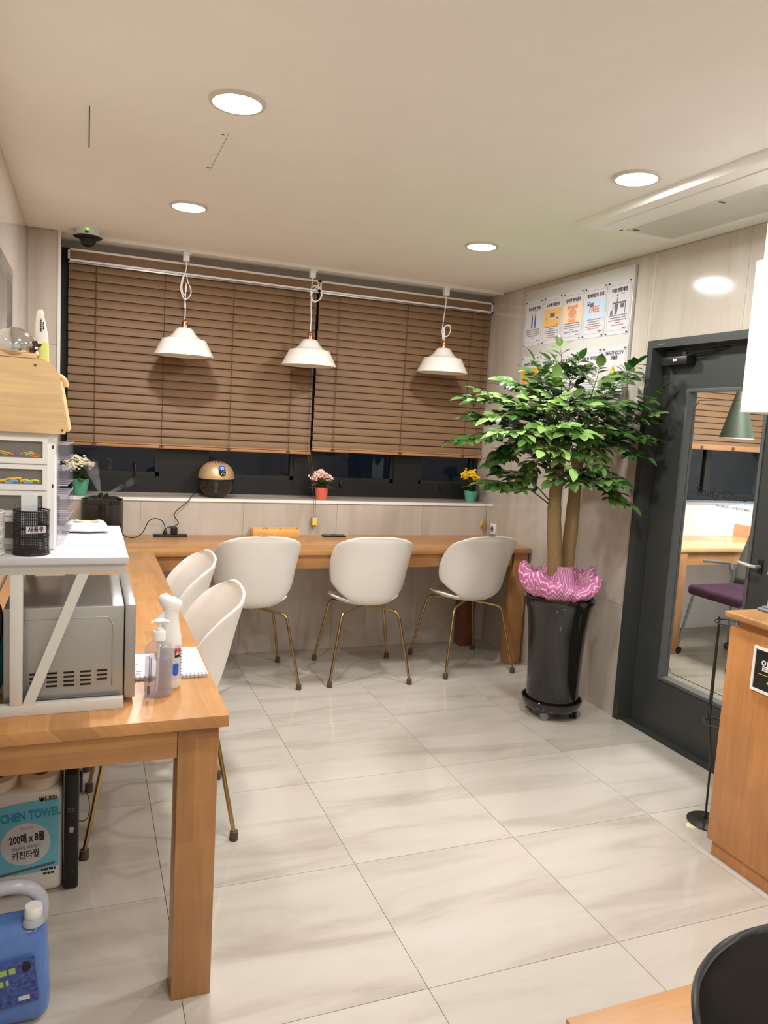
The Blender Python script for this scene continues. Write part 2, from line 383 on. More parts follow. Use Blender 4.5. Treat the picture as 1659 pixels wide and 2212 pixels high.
def dashes(name, o, right, up, rows, h, mat, par, seed=1, th=.0003):
    rr = random.Random(seed); bm = BM(); mm = frame_m(o, right, up)
    for k, wd in enumerate(rows):
        u = -wd/2
        while u < wd/2:
            l = min(rr.uniform(.7, 1.8)*h, wd/2-u); y = -k*h*1.9
            v = [bm.verts.new(mm @ Vector(p)) for p in ((u, y-h/2, 0), (u+l, y-h/2, 0), (u+l, y+h/2, 0), (u, y+h/2, 0), (u, y-h/2, th), (u+l, y-h/2, th), (u+l, y+h/2, th), (u, y+h/2, th))]
            for f in ((0, 3, 2, 1), (4, 5, 6, 7), (0, 1, 5, 4), (1, 2, 6, 5), (2, 3, 7, 6), (3, 0, 4, 7)): bm.faces.new([v[i] for i in f])
            u += l+h*.35
    return obj(name, bm, mat, par)
def circ(r, x=0, y=0, n=24, ry=None): return [(x+r*math.cos(2*PI*i/n), y+(ry or r)*math.sin(2*PI*i/n)) for i in range(n)]
def rrect(w_, h_, r, x=0, y=0, n=5):
    out = []
    for cx_, cy_, a0 in ((w_/2-r, h_/2-r, 0), (-w_/2+r, h_/2-r, 90), (-w_/2+r, -h_/2+r, 180), (w_/2-r, -h_/2+r, 270)):
        for i in range(n+1):
            a = math.radians(a0+90*i/n); out.append((x+cx_+r*math.cos(a), y+cy_+r*math.sin(a)))
    return out

XL, XR, ZC, YB, YW, ZS, YR = -0.305, 2.63, 2.4045, 4.558, 4.81, .969, -2.4

# ------------------------------------------------------------------ downlights (the room's lamps)
def downlight(x, y, label, power=LAMP_W, r=.073, col=LAMP_COL):
    t = thing('ceiling_downlight', label, 'light', (x, y, ZC-.006), 'recessed round ceiling downlights')
    LA('trim_ring', [(r, 0), (r, -.003), (r+.010, -.003), (r+.014, .006), (r, .006), (r, 0)], x, y, ZC-.006, M_whitem, t, 40)
    d = LA('diffuser', [(0, 0), (r, 0), (r, .004), (0, .004)], x, y, ZC-.006, MT['lamp_face'], t, 40, sm=False)
    ld = bpy.data.lights.new('downlight', 'AREA'); ld.shape = 'DISK'; ld.size = 2*r; ld.energy = power; ld.color = col
    lo = bpy.data.objects.new('lamp', ld); C.objects.link(lo); lo.parent = t; lo.location = (0, 0, -.004)
pm('lamp_face', (255, 250, 240), .5, emis=(255, 246, 232), estr=9)
for (x, y, lb) in ((.41, 2.40, 'largest glowing round downlight, nearest on the left half of the ceiling'),
                   (.422, 3.66, 'round downlight above the left pendant, nearest the dome camera'),
                   (1.83, 2.32, 'round downlight beside the ceiling air conditioner'),
                   (1.862, 3.53, 'small round downlight near the window blinds, right of the middle pendant')):
    downlight(x, y, lb)
for (x, y) in ((.41, 1.12), (1.83, 1.05), (.41, -.15), (1.83, -.2), (.41, -1.4), (1.83, -1.45)):
    downlight(x, y, 'round downlight in the part of the ceiling behind the photographer', LAMP_W*.50)

# ------------------------------------------------------------------ room shell
def clip_rects(rects, hole):
    out = []
    hx0, hx1, hy0, hy1 = hole
    for (a, b, c, d) in rects:
        if b <= hx0 or a >= hx1 or d <= hy0 or c >= hy1: out.append((a, b, c, d)); continue
        if a < hx0: out.append((a, hx0, c, d))
        if b > hx1: out.append((hx1, b, c, d))
        m0, m1 = max(a, hx0), min(b, hx1)
        if c < hy0: out.append((m0, m1, c, hy0))
        if d > hy1: out.append((m0, m1, hy1, d))
    return out
def tiles(parent, axis, plane, sgn, u0, u1, z0, z1, uo, pu, pz, zo=0., hole=None, th=.008, mat=None, gap=.0007):
    """tile slabs on a vertical plane; axis 'x': plane x=const, u runs along y"""
    k = math.floor((u0-uo)/pu)
    while uo+k*pu < u1:
        j = math.floor((z0-zo)/pz)
        while zo+j*pz < z1:
            r = [(max(u0, uo+k*pu), min(u1, uo+(k+1)*pu), max(z0, zo+j*pz), min(z1, zo+(j+1)*pz))]
            if hole: r = clip_rects(r, hole)
            r = [q for q in r if q[1]-q[0] > .004 and q[3]-q[2] > .004]
            if r:
                bm = BM()
                for a, b, c, d in r:
                    p0, p1 = sorted((plane, plane+sgn*th))
                    if axis == 'x': box(bm, p0, p1, a+gap, b-gap, c+gap, d-gap)
                    else: box(bm, a+gap, b-gap, p0, p1, c+gap, d-gap)
                obj('tile', bm, mat or M_wt, parent)
            j += 1
        k += 1
# floor with individual tiles
fl = struct(B('floor', XL-.1, 2.7704, YR-.1, 4.95, -.08, -.010, M_grout))
gx, gy = [.857-.615*2+.615*k for k in range(-1, 8)], [1.63+.588*k for k in range(-7, 7)]
for a, b in zip(gx, gx[1:]):
    for c, d in zip(gy, gy[1:]):
        x0, x1, y0, y1 = max(a, XL), min(b, 2.770), max(c, YR), min(d, YB)
        if x1-x0 < .02 or y1-y0 < .02: continue
        B('tile', x0+.0009, x1-.0009, y0+.0009, y1-.0009, -.010, 0, M_ft, fl)
struct(B('ceiling', XL-.1, XR+.12, YR-.1, 5.0, ZC, ZC+.1, M_ceil))
# back wall: tiled parapet below the window, pier at the left, lintel above
wb = BM(); box(wb, XL-.1, XR+.12, YB+.008, 4.96, -.01, ZS-.014); box(wb, XL-.1, -.14, YB+.008, 4.96, ZS-.014, ZC); box(wb, -.14, XR+.12, YW, 4.96, 2.368, ZC)
wb = struct(obj('wall_back', wb, M_wgrout))
tiles(wb, 'y', YB, 1, XL, XR, 0, ZS-.014, .30, .6, .6)
tiles(wb, 'y', YB, 1, XL, -.14, ZS-.014, ZC, .30, .6, .6)
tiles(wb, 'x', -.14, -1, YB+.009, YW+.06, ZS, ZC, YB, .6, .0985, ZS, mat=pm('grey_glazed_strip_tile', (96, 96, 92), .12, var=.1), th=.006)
B('lintel', -.14, XR, YW-.002, YW, 2.368, ZC, pm('lintel_grey', (176, 170, 162), .8), wb)
sill = struct(B('trim_1', -.14, XR, YB-.002, YW+.02, ZS-.013, ZS, pm('sill_stone', (176, 164, 150), .25, var=.05), bev=.001), 'stone window sill')
struct(B('trim_2', -.14, XR-.001, YB-.006, YB-.002, ZS-.016, ZS+.002, M_white), 'white sill edge strip')
struct(B('trim_3', -.152, -.136, YB-.006, YB+.008, ZS, ZC, pm('aluminium_corner', (225, 225, 222), .3, .3)), 'white metal corner strip of the window recess')
# right wall with door opening
DH = (2.11, 3.115, 0, 1.965)
bm = BM()
for a, b, c, d in clip_rects([(YR-.1, 4.96, -.01, ZC)], DH): box(bm, XR+.008, XR+.12, a, b, c, d)
wr = struct(obj('wall_right', bm, M_wgrout))
tiles(wr, 'x', XR, 1, YR, YW, 0, ZC, 3.14, .6, .6, hole=DH)
bm = BM(); box(bm, XL-.1, XL-.008, YR-.1, 4.96, -.01, ZC); wl = struct(obj('wall_left', bm, M_wgrout))
tiles(wl, 'x', XL, -1, YR, YB, 0, ZC, 4.1, .6, .6)
struct(B('wall_rear', XL-.1, XR+.12, YR-.1, YR, -.01, ZC, M_plaster))

# ------------------------------------------------------------------ window
win = sroot('window_1', (1.24, YW, ZS))
bm = BM(); y0, y1 = YW+.005, YW+.07
panes = [(-.09, .42), (.70, 1.27), (1.42, 1.98), (2.17, 2.60)]
edges = [-.14] + [v for p in panes for v in p] + [XR]
for a, b in zip(edges[0::2], edges[1::2]): box(bm, a, b, y0, y1, ZS, 2.37)
box(bm, -.14, XR, y0+.002, y1, ZS, 1.075); box(bm, -.14, XR, y0+.002, y1, 2.25, 2.37)
obj('frame', bm, M_frame, win)
for a, b in panes:
    bm = BM()
    for q in ((a, a+.022, 1.075, 2.25), (b-.022, b, 1.075, 2.25), (a, b, 1.075, 1.10), (a, b, 2.22, 2.25)): box(bm, q[0], q[1], y0+.012, y1-.01, q[2], q[3])
    obj('sash', bm, pm('sash_charcoal', (34, 34, 34), .35) if 'sash_charcoal' not in MT else MT['sash_charcoal'], win)
    B('pane', a+.02, b-.02, y0+.034, y0+.040, 1.098, 2.222, M_wglass, win)
for hx in (.28, .86, 1.60, 2.35):
    bm = BM(); box(bm, hx-.011, hx+.011, y0-.012, y0+.002, 1.035, 1.075, .003); box(bm, hx-.007, hx+.007, y0-.03, y0-.016, 1.04, 1.15 if hx < .5 else 1.055, .004); box(bm, hx-.006, hx+.006, y0-.022, y0-.008, 1.042, 1.056)
    obj('handle', bm, M_black, win, smooth=40)
bm = BM(); box(bm, -.14, XR, y0-.003, y0, ZS, ZS+.006); obj('drip_strip', bm, M_steel, win)

# ------------------------------------------------------------------ blinds
def slat_mesh(w_):
    bm = BM(); n = 5; h = .0255; th = .0022; rows = []
    for s in (0, 1):
        for k in range(n):
            u = -1+2*k/(n-1); z = h*u; y = .0045*(1-u*u)
            rows.append([bm.verts.new((x, -(y)-(th if s else 0), z)) for x in (-w_/2, w_/2)])
    order = list(range(n)) + [2*n-1-k for k in range(n)]
    for a, b in zip(order, order[1:]+order[:1]): bm.faces.new((rows[a][0], rows[a][1], rows[b][1], rows[b][0]))
    for e in (0, 1): bm.faces.new([rows[k][e] for k in order])
    bmesh.ops.recalc_face_normals(bm, faces=bm.faces)
    me = bpy.data.meshes.new('blind_slat'); bm.to_mesh(me); bm.free(); me.materials.append(M_slat); return me
def blind(x0, x1, zb, label, ladders, cordx):
    yb = 4.768
    t = thing('wooden_blind', label, 'blind', ((x0+x1)/2, yb, zb), 'brown wooden venetian blinds')
    cx_ = (x0+x1)/2; w_ = x1-x0; me = slat_mesh(w_-.006)
    n = 21; zt = 2.262; pitch = (zt-(zb+.050))/(n-1)
    for k in range(n):
        o = bpy.data.objects.new('slat', me); C.objects.link(o); o.parent = t
        o.location = (random.uniform(-.0015, .0015), random.uniform(-.001, .001), zt-k*pitch-zb); o.rotation_euler = (math.radians(-17), 0, 0)
    bm = BM(); box(bm, x0, x1, yb-.022, yb+.014, zb, zb+.017, .004); box(bm, x0, x1, yb-.018, yb+.012, zb+.019, zb+.027, .002)
    obj('bottom_rail', bm, M_rail, t, smooth=40)
    bm = BM(); box(bm, x0, x1, yb-.02, yb+.02, 2.280, 2.352, .002); obj('headrail', bm, M_slat, t)
    bm = BM(); a, b = x0-.002, x1+.002
    for q in ((a, b, 2.344, 2.355), (a, b, 2.286, 2.297), (a, a+.010, 2.286, 2.355), (b-.010, b, 2.286, 2.355)): box(bm, q[0], q[1], yb-.031, yb-.020, q[2], q[3])
    obj('valance_clip_frame', bm, M_white, t)
    bm = BM(); box(bm, x0, x1, yb-.028, yb-.012, 2.276, 2.284); obj('headrail_lip', bm, M_steel, t)
    for lx in ladders:
        bm = BM()
        pts = [(lx+.0016*math.sin(k*2.1), yb-.0205-.002*math.sin(k*PI), zb+.02+(2.28-zb-.02)*k/40) for k in range(41)]
        tube(bm, pts, .0019, 5); obj('ladder_cord', bm, M_cordb, t)
        bm = BM()
        for q in range(5): box(bm, lx-.012+q*.005, lx-.009+q*.005, yb-.026, yb-.021, zb+.003, zb+.022, .001, rot=Matrix.Rotation(.5*(-1)**q, 3, 'Y'))
        obj('cord_knot', bm, M_cordb, t)
    if cordx:
        for dx in (-.010, .006):
            T('pull_cord', [(cordx+dx, 4.740, 2.29), (cordx+dx*1.05, 4.740, 1.5), (cordx+dx*1.05, 4.738, 1.30), (cordx+dx, 4.545, 1.0), (cordx+dx*.6, 4.540, .865)], .0013, M_cordb, t, 5)
    return t
bl1 = blind(-.105, 1.362, 1.250, 'brown wooden venetian blind covering the left half of the window', (.045, .425, .83, 1.21), 1.345)
bl2 = blind(1.372, 2.622, 1.272, 'brown wooden venetian blind covering the right half of the window', (1.51, 1.99, 2.47), 2.573)
B('cord_weight', 1.326, 1.352, 4.530, 4.548, .806, .866, M_rail, bl1, .002)
B('warning_tag', 1.330, 1.358, 4.522, 4.526, .818, .866, M_paper, bl1)
poly('yellow_print', rect(.026, .032), (1.344, 4.5215, .836), (1, 0, 0), (0, 0, 1), M_yel, bl1)
B('cord_weight', 2.556, 2.582, 4.530, 4.548, .795, .858, M_rail, bl2, .002)
poly('warning_tag', [(-.012, -.02), (0, -.024), (.008, .016), (-.002, .02)], (2.546, 4.54, .838), (1, 0, 0), (0, 0, 1), M_yel, bl2)

# ------------------------------------------------------------------ lighting track and pendants
tr_ = thing('lighting_track', 'white ceiling track along the window head carrying three pendants', 'lighting track', (1.3, 4.58, ZC))
B('rail', .02, 2.60, 4.566, 4.596, ZC-.020, ZC, M_white, tr_, .001)
def pendant(x, zb, label, loop):
    y = 4.565
    t = thing('pendant_lamp', label, 'lamp', (x, y, zb), 'white pendant lamps in front of the blinds')
    P = [(.170, 0), (.126, .088), (.121, .094), (.100, .098), (.082, .108), (.064, .126), (.052, .145), (.042, .157), (.034, .160), (0, .161)]
    bm = BM(); lathe(bm, P+[(0, .158), (.033, .157), (.050, .142), (.062, .123), (.080, .105), (.118, .091), (.123, .086), (.1675, .001), (.170, 0)], x, y, zb, 48)
    obj('lamp_shade', bm, M_shade, t, smooth=35)
    LA('socket_cap', [(.018, .161), (.018, .186), (.016, .190), (.016, .196), (.008, .204), (.005, .208), (0, .209)], x, y, zb, M_copper, t, 24)
    LA('bulb', [(0, .028), (.018, .033), (.029, .05), (.030, .066), (.022, .092), (.014, .11), (.014, .157), (0, .157)], x, y, zb, pm('frosted_bulb', (220, 215, 205), .3) if 'frosted_bulb' not in MT else MT['frosted_bulb'], t, 20)
    mt_ = B('track_adapter', x-.017, x+.017, y-.004, y+.030, ZC-.072, ZC-.012, M_white, t, .002)
    B('lever', x+.016, x+.030, y+.005, y+.012, ZC-.030, ZC-.022, M_white, mt_, .001)
    zt = ZC-.072; pts = [(x, y+.013, zt)]
    for (dx, dz) in loop: pts.append((x+dx, y+.013+.006*math.sin(dz*60), zt-dz))
    pts += [(x+.001, y+.006, zb+.30), (x, y, zb+.205)]
    T('cord', spline(pts, 7), .0030, M_white, t, 8)
pendant(.522, 1.797, 'leftmost white pendant lamp, its cord knotted in a long narrow loop',
        [(0, .05), (-.02, .10), (-.026, .16), (-.004, .21), (.026, .19), (.030, .15), (.012, .11), (0, .07), (-.014, .10), (-.020, .15), (-.008, .19), (.004, .16), (.003, .12), (.0, .20), (-.002, .26)])
pendant(1.272, 1.803, 'middle white pendant lamp, cord tied in a wide round ring near the track',
        [(0, .04), (-.004, .08), (.012, .13), (.05, .125), (.066, .085), (.045, .045), (.005, .05), (-.008, .09), (.015, .14), (.055, .115), (.06, .07), (.03, .05), (.0, .10), (-.002, .17)])
pendant(2.180, 1.833, 'rightmost white pendant lamp, cord coiled in small rings just above the cap',
        [(0, .06), (-.004, .14), (-.012, .20), (-.010, .24), (.020, .262), (.045, .235), (.045, .20), (.018, .19), (-.004, .21), (.0, .25), (.03, .255), (.05, .22), (.035, .185), (.005, .20), (-.006, .25), (-.004, .28)])
# dome camera
t = thing('dome_camera', 'white and black dome security camera on the ceiling at the window corner', 'camera', (-.003, 4.47, ZC))
LA('base', [(0, 0), (.058, 0), (.062, -.02), (.062, -.030), (0, -.030)], -.003, 4.47, ZC, M_white, t)
LA('collar', [(.062, -.028), (.074, -.034), (.066, -.040), (.045, -.046), (0, -.046), (0, -.028)], -.003, 4.47, ZC, M_black, t)
LA('dome', [(.042, -.044)]+[(.042*math.cos(a*PI/16), -.046-.040*math.sin(a*PI/16)) for a in range(9)], -.003, 4.47, ZC, thin_glass('smoked_dome', (.3, .3, .3)), t)
LA('lens', [(0, -.075), (.014, -.07), (.022, -.055), (.018, -.046), (0, -.046)], .01, 4.462, ZC, M_blackg, t)
B('badge', -.018, 0, 4.406, 4.409, ZC-.024, ZC-.010, M_blueink, t)
LA('status_light', [(0, 0), (.003, .001), (.003, .003), (0, .004)], -.006, 4.408, ZC-.008, M_greenled, t, 12)
# access hatch
t = thing('ceiling_hatch', 'flush square access panel in the ceiling beside the nearest downlight', 'hatch', (.215, 2.87, ZC))
bm = BM(); box(bm, 0, .430, 2.668, 3.075, ZC-.0022, ZC, .0008); obj('panel', bm, M_ceil, t)
for a, b, c, d, mm_ in ((-.004, -.001, 2.668, 3.075, M_dark), (.431, .4322, 2.668, 3.075, M_grout)):
    B('joint', a, b, c, d, ZC-.0012, ZC-.0002, mm_, t)
for px, py in ((.415, 2.685), (.420, 3.06)): LA('latch', [(0, 0), (.006, 0), (.006, .001), (0, .001)], px, py, ZC-.0034, M_grey, t, 12)
# air conditioner
t = thing('air_conditioner', 'long white one-way ceiling air conditioner with a narrow slot', 'air conditioner', (2.23, 2.3, ZC))
bm = BM(); a, b, c, d = 2.00, 2.475, 1.66, 2.895
v0 = [(a-.012, c-.012), (b+.012, c-.012), (b+.012, d+.012), (a-.012, d+.012)]; v1 = [(a+.012, c+.012), (b-.012, c+.012), (b-.012, d-.012), (a+.012, d-.012)]
def ring3(pts, z): return [bm.verts.new((x, y, z)) for x, y in pts]
ra, rb, rc = ring3(v0, ZC), ring3(v0, ZC-.006), ring3(v1, ZC-.024)
for p, q in ((ra, rb), (rb, rc)):
    for i in range(4): bm.faces.new((p[i], p[(i+1) % 4], q[(i+1) % 4], q[i]))
bm.faces.new(rc); bmesh.ops.recalc_face_normals(bm, faces=bm.faces); obj('fascia', bm, M_white, t)
poly('vane', rrect(.11, 1.10, .045, 0, 0), (2.133, 2.275, ZC-.024), (1, 0, 0), (0, -1, 0), M_white, t, th=.004)
B('slot', 2.176, 2.182, 1.73, 2.845, ZC-.0255, ZC-.0238, M_dark, t)
B('intake_panel', 2.19, 2.45, 1.74, 2.82, ZC-.028, ZC-.0238, M_whitem, t, .002)
for yy in (2.78, 2.3): B('clip', 2.205, 2.235, yy, yy+.012, ZC-.0295, ZC-.0275, M_greyp, t)

# ------------------------------------------------------------------ counters
def table(name, label, cat, parts, loc):
    t = thing(name, label, cat, loc)
    for (n, q, mt) in parts: B(n, *q, mt, t, .002)
    return t
table('window_counter', 'long honey wood bar counter along the window wall', 'counter', [
    ('counter_top', (XL+.006, 2.617, 4.010, YB-.003, .720, .750), W_x),
    ('apron', (.30, 2.50, 4.035, 4.060, .640, .720), W_x),
    ('leg', (2.510, 2.606, 4.025, 4.105, 0, .720), W_z),
    ('leg', (2.39, 2.485, 4.44, 4.535, 0, .720), pm('dark_brown_wood', (120, 76, 52), .4, var=.12, scale=(30, 30, 4))),  # back leg in a darker brown than the front leg
], (1.2, 4.28, 0))
table('side_counter', 'honey wood counter in the left foreground, running to the window counter', 'counter', [
    ('counter_top', (XL+.006, .331, 1.755, 4.0095, .720, .750), W_y),
    ('apron', (-.295, .214, 1.785, 1.81, .640, .720), W_x),
    ('apron', (.285, .308, 1.88, 4.00, .640, .720), W_y),
    ('leg', (.215, .312, 1.783, 1.87, 0, .720), W_z),
], (0, 2.9, 0))

# ------------------------------------------------------------------ chairs
def shell_mesh():
    ctr = [(.235, .462), (.21, .452), (.16, .444), (.08, .437), (0, .433), (-.06, .433), (-.105, .436), (-.140, .446), (-.162, .458), (-.180, .476), (-.196, .508), (-.212, .56), (-.228, .62), (-.243, .69), (-.256, .75), (-.264, .788), (-.270, .818), (-.272, .838), (-.2735, .849), (-.274, .853)]
    wid = [.02, .105, .165, .200, .207, .185, .145, .108, .142, .184, .210, .223, .228, .230, .227, .218, .194, .158, .105, .02]
    dD = [.02, .03, .035, .045, .055, .07, .09, .11, .13, .15, .165, .168, .160, .132, .100, .075, .052, .04, .03, .02]
    dep = [q*(w_/.23)**2.2 for q, w_ in zip(dD, wid)]
    n = len(ctr)
    S = spline([(c[0], c[1], 0) for c in ctr], 5); Wd = spline([(v, 0, 0) for v in wid], 5); Dp = spline([(v, 0, 0) for v in dep], 5)
    bm = BM(); K = 20; rows = []
    for i, p in enumerate(S):
        a, b = S[max(i-1, 0)], S[min(i+1, len(S)-1)]; tx, ty = b.x-a.x, b.y-a.y; l = math.hypot(tx, ty) or 1
        ny, nz = (ty/l, -tx/l)                       # towards the sitter
        if nz < -.2: ny, nz = -ny, -nz
        ny = abs(ny) if i > n*2.6 else ny
        w_, dd = max(Wd[i].x, .004), Dp[i].x; row = []
        for k in range(K+1):
            s = -1+2*k/K; off = dd*abs(s)**2.4
            row.append(bm.verts.new((w_*math.sin(s*1.25)/math.sin(1.25), p.x+ny*off, p.y+nz*off)))
        rows.append(row)
    for a, b in zip(rows, rows[1:]):
        for k in range(K): bm.faces.new((a[k], a[k+1], b[k+1], b[k]))
    bmesh.ops.recalc_face_normals(bm, faces=bm.faces)
    me = bpy.data.meshes.new('shell'); bm.to_mesh(me); bm.free(); me.shade_smooth(); return me
def make_chair(label, mat, group):
    t = thing('shell_chair', label, 'chair', (0, 0, 0), group)
    me = shell_mesh(); o = obj('shell', None, mat, t, me=me); md = o.modifiers.new('thickness', 'SOLIDIFY'); md.thickness = .009; md.offset = 0
    mb = o.modifiers.new('edge', 'BEVEL'); mb.width = .002; mb.segments = 1; mb.limit_method = 'ANGLE'
    for sx in (-1, 1):
        for sy in (-1, 1):
            f = Vector((sx*.232, sy*.242, .03)); k = Vector((sx*.165, sy*.172, .405))
            d1 = (f-k).normalized(); c0 = Vector((sx*.012, sy*.03-.02, .424)); d0 = (k-c0).normalized()
            pts = [c0, k-d0*.035]+[(k-d0*.035)*(1-u)**2+k*2*u*(1-u)+(k+d1*.035)*u*u for u in (.25, .5, .75)]+[k+d1*.035, f]
            L = T('leg', pts, .0078, M_brass if mat is M_shell else M_black, t, 10)
            bm = BM(); lathe(bm, [(0, 0), (.0145, 0), (.0155, .003), (.0145, .032), (0, .032)], sx*.233, sy*.243, 0, 16); obj('foot_cap', bm, M_foot, L, smooth=40)
    LA('hub', [(0, 0), (.035, 0), (.035, .010), (0, .010)], 0, -.02, .418, M_brass if mat is M_shell else M_black, t, 20)
    return t
GC = 'white shell chairs with brass legs'
ch = make_chair('leftmost white shell chair of the three facing the window counter', M_shell, GC)
index_kids(ch)
ch.location = (.868, 4.105, 0); ch.rotation_euler = (0, 0, 0)
dup(ch, (1.536, 4.080, 0), math.radians(-6), 'middle white shell chair of the three facing the window counter')
dup(ch, (2.218, 4.105, 0), math.radians(2), 'white shell chair at the window counter nearest the black plant pot')
dup(ch, (.262, 2.715, 0), math.radians(88), 'nearest white shell chair, at the side counter just behind the bottles')
dup(ch, (.262, 3.37, 0), math.radians(90), 'farther white shell chair at the side counter, toward the window')
bc = make_chair('black shell chair cut off at the bottom right corner', M_black_shell, None)
bc.location = (.857, .371, 0); bc.rotation_euler = (0, 0, math.radians(174))
bench = thing('wooden_bench', 'low honey wood bench behind the black chair, bottom right', 'bench', (1.4, .88, 0))
B('bench_top', .797, 1.95, .765, .992, .420, .450, W_x, bench, .002)
for lx in (.83, 1.86):
    for ly in (.78, .92): B('leg', lx, lx+.06, ly, ly+.055, 0, .420, W_z, bench, .002)

# ------------------------------------------------------------------ door to the study room
dr = sroot('door_1', (2.70, 2.6, 0), 'charcoal metal door with a tall glass panel')
bm = BM()
box(bm, 2.618, 2.78, 3.075, 3.113, 0, 1.963); box(bm, 2.618, 2.78, 2.112, 2.15, 0, 1.963); box(bm, 2.618, 2.78, 2.1501, 3.0749, 1.925, 1.963)
box(bm, 2.725, 2.765, 3.05, 3.076, 0, 1.93); box(bm, 2.64, 2.76, 2.15, 3.075, .0002, .0016)
obj('frame', bm, M_door, dr)
B('name_plate', 2.6165, 2.618, 2.985, 3.035, 1.938, 1.944, M_steel, dr)
bm = BM()
for q in clip_rects([(2.155, 3.070, .003, 1.920)], (2.422, 2.892, .285, 1.722)): box(bm, 2.700, 2.742, q[0], q[1], q[2], q[3])
leaf_ = obj('door_leaf', bm, M_door, dr)
bm = BM()
for q in ((2.882, 2.898, .279, 1.728), (2.416, 2.432, .279, 1.728)): box(bm, 2.694, 2.750, q[0], q[1], q[2], q[3], .002)
for q in ((.279, .295), (1.712, 1.728)): box(bm, 2.694, 2.750, 2.428, 2.886, q[0], q[1], .002)
obj('glazing_bead', bm, pm('bead_charcoal', (84, 86, 84), .4), dr)
pane = B('pane', 2.718, 2.723, 2.426, 2.888, .289, 1.718, M_glass, dr)
# decorative border line on the glass
gx0, gx1, gz0, gz1, q_ = 2.450, 2.864, .330, 1.672, .028
def corner(cx_, cz_, rev):
    sx, sz = (1 if cx_ == gx1 else -1), (1 if cz_ == gz1 else -1)
    arc = [(2.7160, cx_-sx*q_*math.cos(a), cz_-sz*q_*math.sin(a)) for a in [i*PI/12 for i in range(7)]]
    return arc[::-1] if rev else arc
# at a=0 the arc touches the horizontal side, at a=90 deg the vertical side
path = corner(gx1, gz1, False) + corner(gx1, gz0, True) + corner(gx0, gz0, False) + corner(gx0, gz1, True)
path.append(path[0])
bm = BM(); tube(bm, path, .0016, 5); obj('border_line', bm, M_ink, dr)
text('lettering', 'Study Zone', .058, (2.7165, 2.640, 1.242), (0, -1, 0), (0, 0, 1), M_ink, dr, maxw=.30, bold=.0006)
text('lettering', 'PREMIUM STUDY CAFE', .018, (2.7165, 2.566, 1.187), (0, -1, 0), (0, 0, 1), M_ink, dr, maxw=.19)
hd = B('handle_plate', 2.694, 2.700, 2.352, 2.376, .93, .99, M_black, dr, .002)
T('handle', [(2.695, 2.364, .958), (2.668, 2.366, .958), (2.664, 2.380, .958), (2.664, 2.450, .962)], .008, pm('satin_handle', (200, 192, 180), .3, .6), dr, 10)
bm = BM(); box(bm, 2.640, 2.700, 2.86, 3.04, 1.838, 1.880, .006); obj('closer', bm, M_black, dr, smooth=40)
B('closer_badge', 2.6385, 2.640, 2.925, 2.950, 1.856, 1.868, M_whitem, dr)
bm = BM(); tube(bm, [(2.665, 2.90, 1.883), (2.655, 2.78, 1.895), (2.72, 2.62, 1.915)], .007, 6); tube(bm, [(2.665, 2.90, 1.87), (2.665, 2.90, 1.90)], .014, 12); obj('closer_arm', bm, M_black, dr, smooth=40)

# ------------------------------------------------------------------ study room seen through the glass
SX1 = 5.4
struct(B('floor_study_room', 2.7705, SX1, 1.0, 4.60, -.02, 0, tile_mat('study_floor_tile', (120, 112, 98), (142, 134, 118), (152, 144, 128), (1.2, 6, 1), .12)))
struct(B('ceiling_study_room', 2.78, SX1, 1.0, 4.9, ZC, ZC+.1, M_ceil))
M_sw = pm('study_white_wall', (238, 240, 242), .6)
bm = BM(); box(bm, 2.78, SX1, 4.558, 4.60, .001, 1.0); box(bm, 2.78, SX1, 4.80, 4.9, 1.0, 1.0001); struct(obj('wall_study_back', bm, M_sw))
struct(B('wall_study_right', SX1, SX1+.1, 1.0, 4.9, 0, ZC, M_sw)); struct(B('wall_study_front', 2.78, SX1, .9, 1.0, 0, ZC, M_sw))
struct(B('trim_4', 2.78, SX1, 4.55, 4.75, 1.0, 1.012, pm('study_sill', (170, 180, 190), .25)), 'study room window sill')
win2 = sroot('window_2', (4.1, 4.8, 1.012)); bm = BM()
for a, b, c, d in ((2.78, SX1, 1.012, 1.07), (2.78, SX1, 2.3, ZC), (2.78, 2.84, 1.07, 2.3), (3.7, 3.76, 1.07, 2.3), (4.70, 4.76, 1.07, 2.3), (5.34, SX1, 1.07, 2.3)): box(bm, a, b, 4.76, 4.81, c, d)
obj('frame', bm, M_frame, win2)
for a, b in ((2.84, 3.7), (3.76, 4.70), (4.76, 5.34)): B('pane', a, b, 4.78, 4.785, 1.07, 2.3, M_wglass, win2)
t = thing('wooden_blind', 'brown wooden venetian blind in the study room, seen through the door glass', 'blind', (4.1, 4.6, 1.43), 'brown wooden venetian blinds')
sm = slat_mesh(SX1-2.86)
for k in range(20):
    o = bpy.data.objects.new('slat', sm); C.objects.link(o); o.parent = t; o.location = (0, 0, 2.36-k*.0465-1.43); o.rotation_euler = (math.radians(-17), 0, 0)
B('bottom_rail', 2.83, SX1-.03, 4.575, 4.62, 1.425, 1.468, M_rail, t, .003)
for lx in (4.46, 4.78):
    B('cord_knot', lx-.01, lx+.012, 4.568, 4.574, 1.43, 1.455, M_cordb, t, .002)
t = thing('study_table', 'honey wood table against the white wall of the study room', 'table', (4.0, 4.27, 0))
B('table_top', 3.62, 4.866, 3.985, 4.555, .720, .750, wood_mat('study_wood', 'X', (222, 178, 122), rough=.3), t, .002); B('apron', 3.72, 4.84, 4.00, 4.02, .63, .72, W_x, t)
B('leg', 3.80, 3.87, 3.99, 4.06, 0, .72, W_z, t, .002); B('leg', 4.78, 4.85, 3.99, 4.06, 0, .72, W_z, t, .002)
B('side_upstand', 4.866, 4.885, 3.99, 4.555, .72, .845, pm('upstand_wood', (206, 160, 120), .5), t)
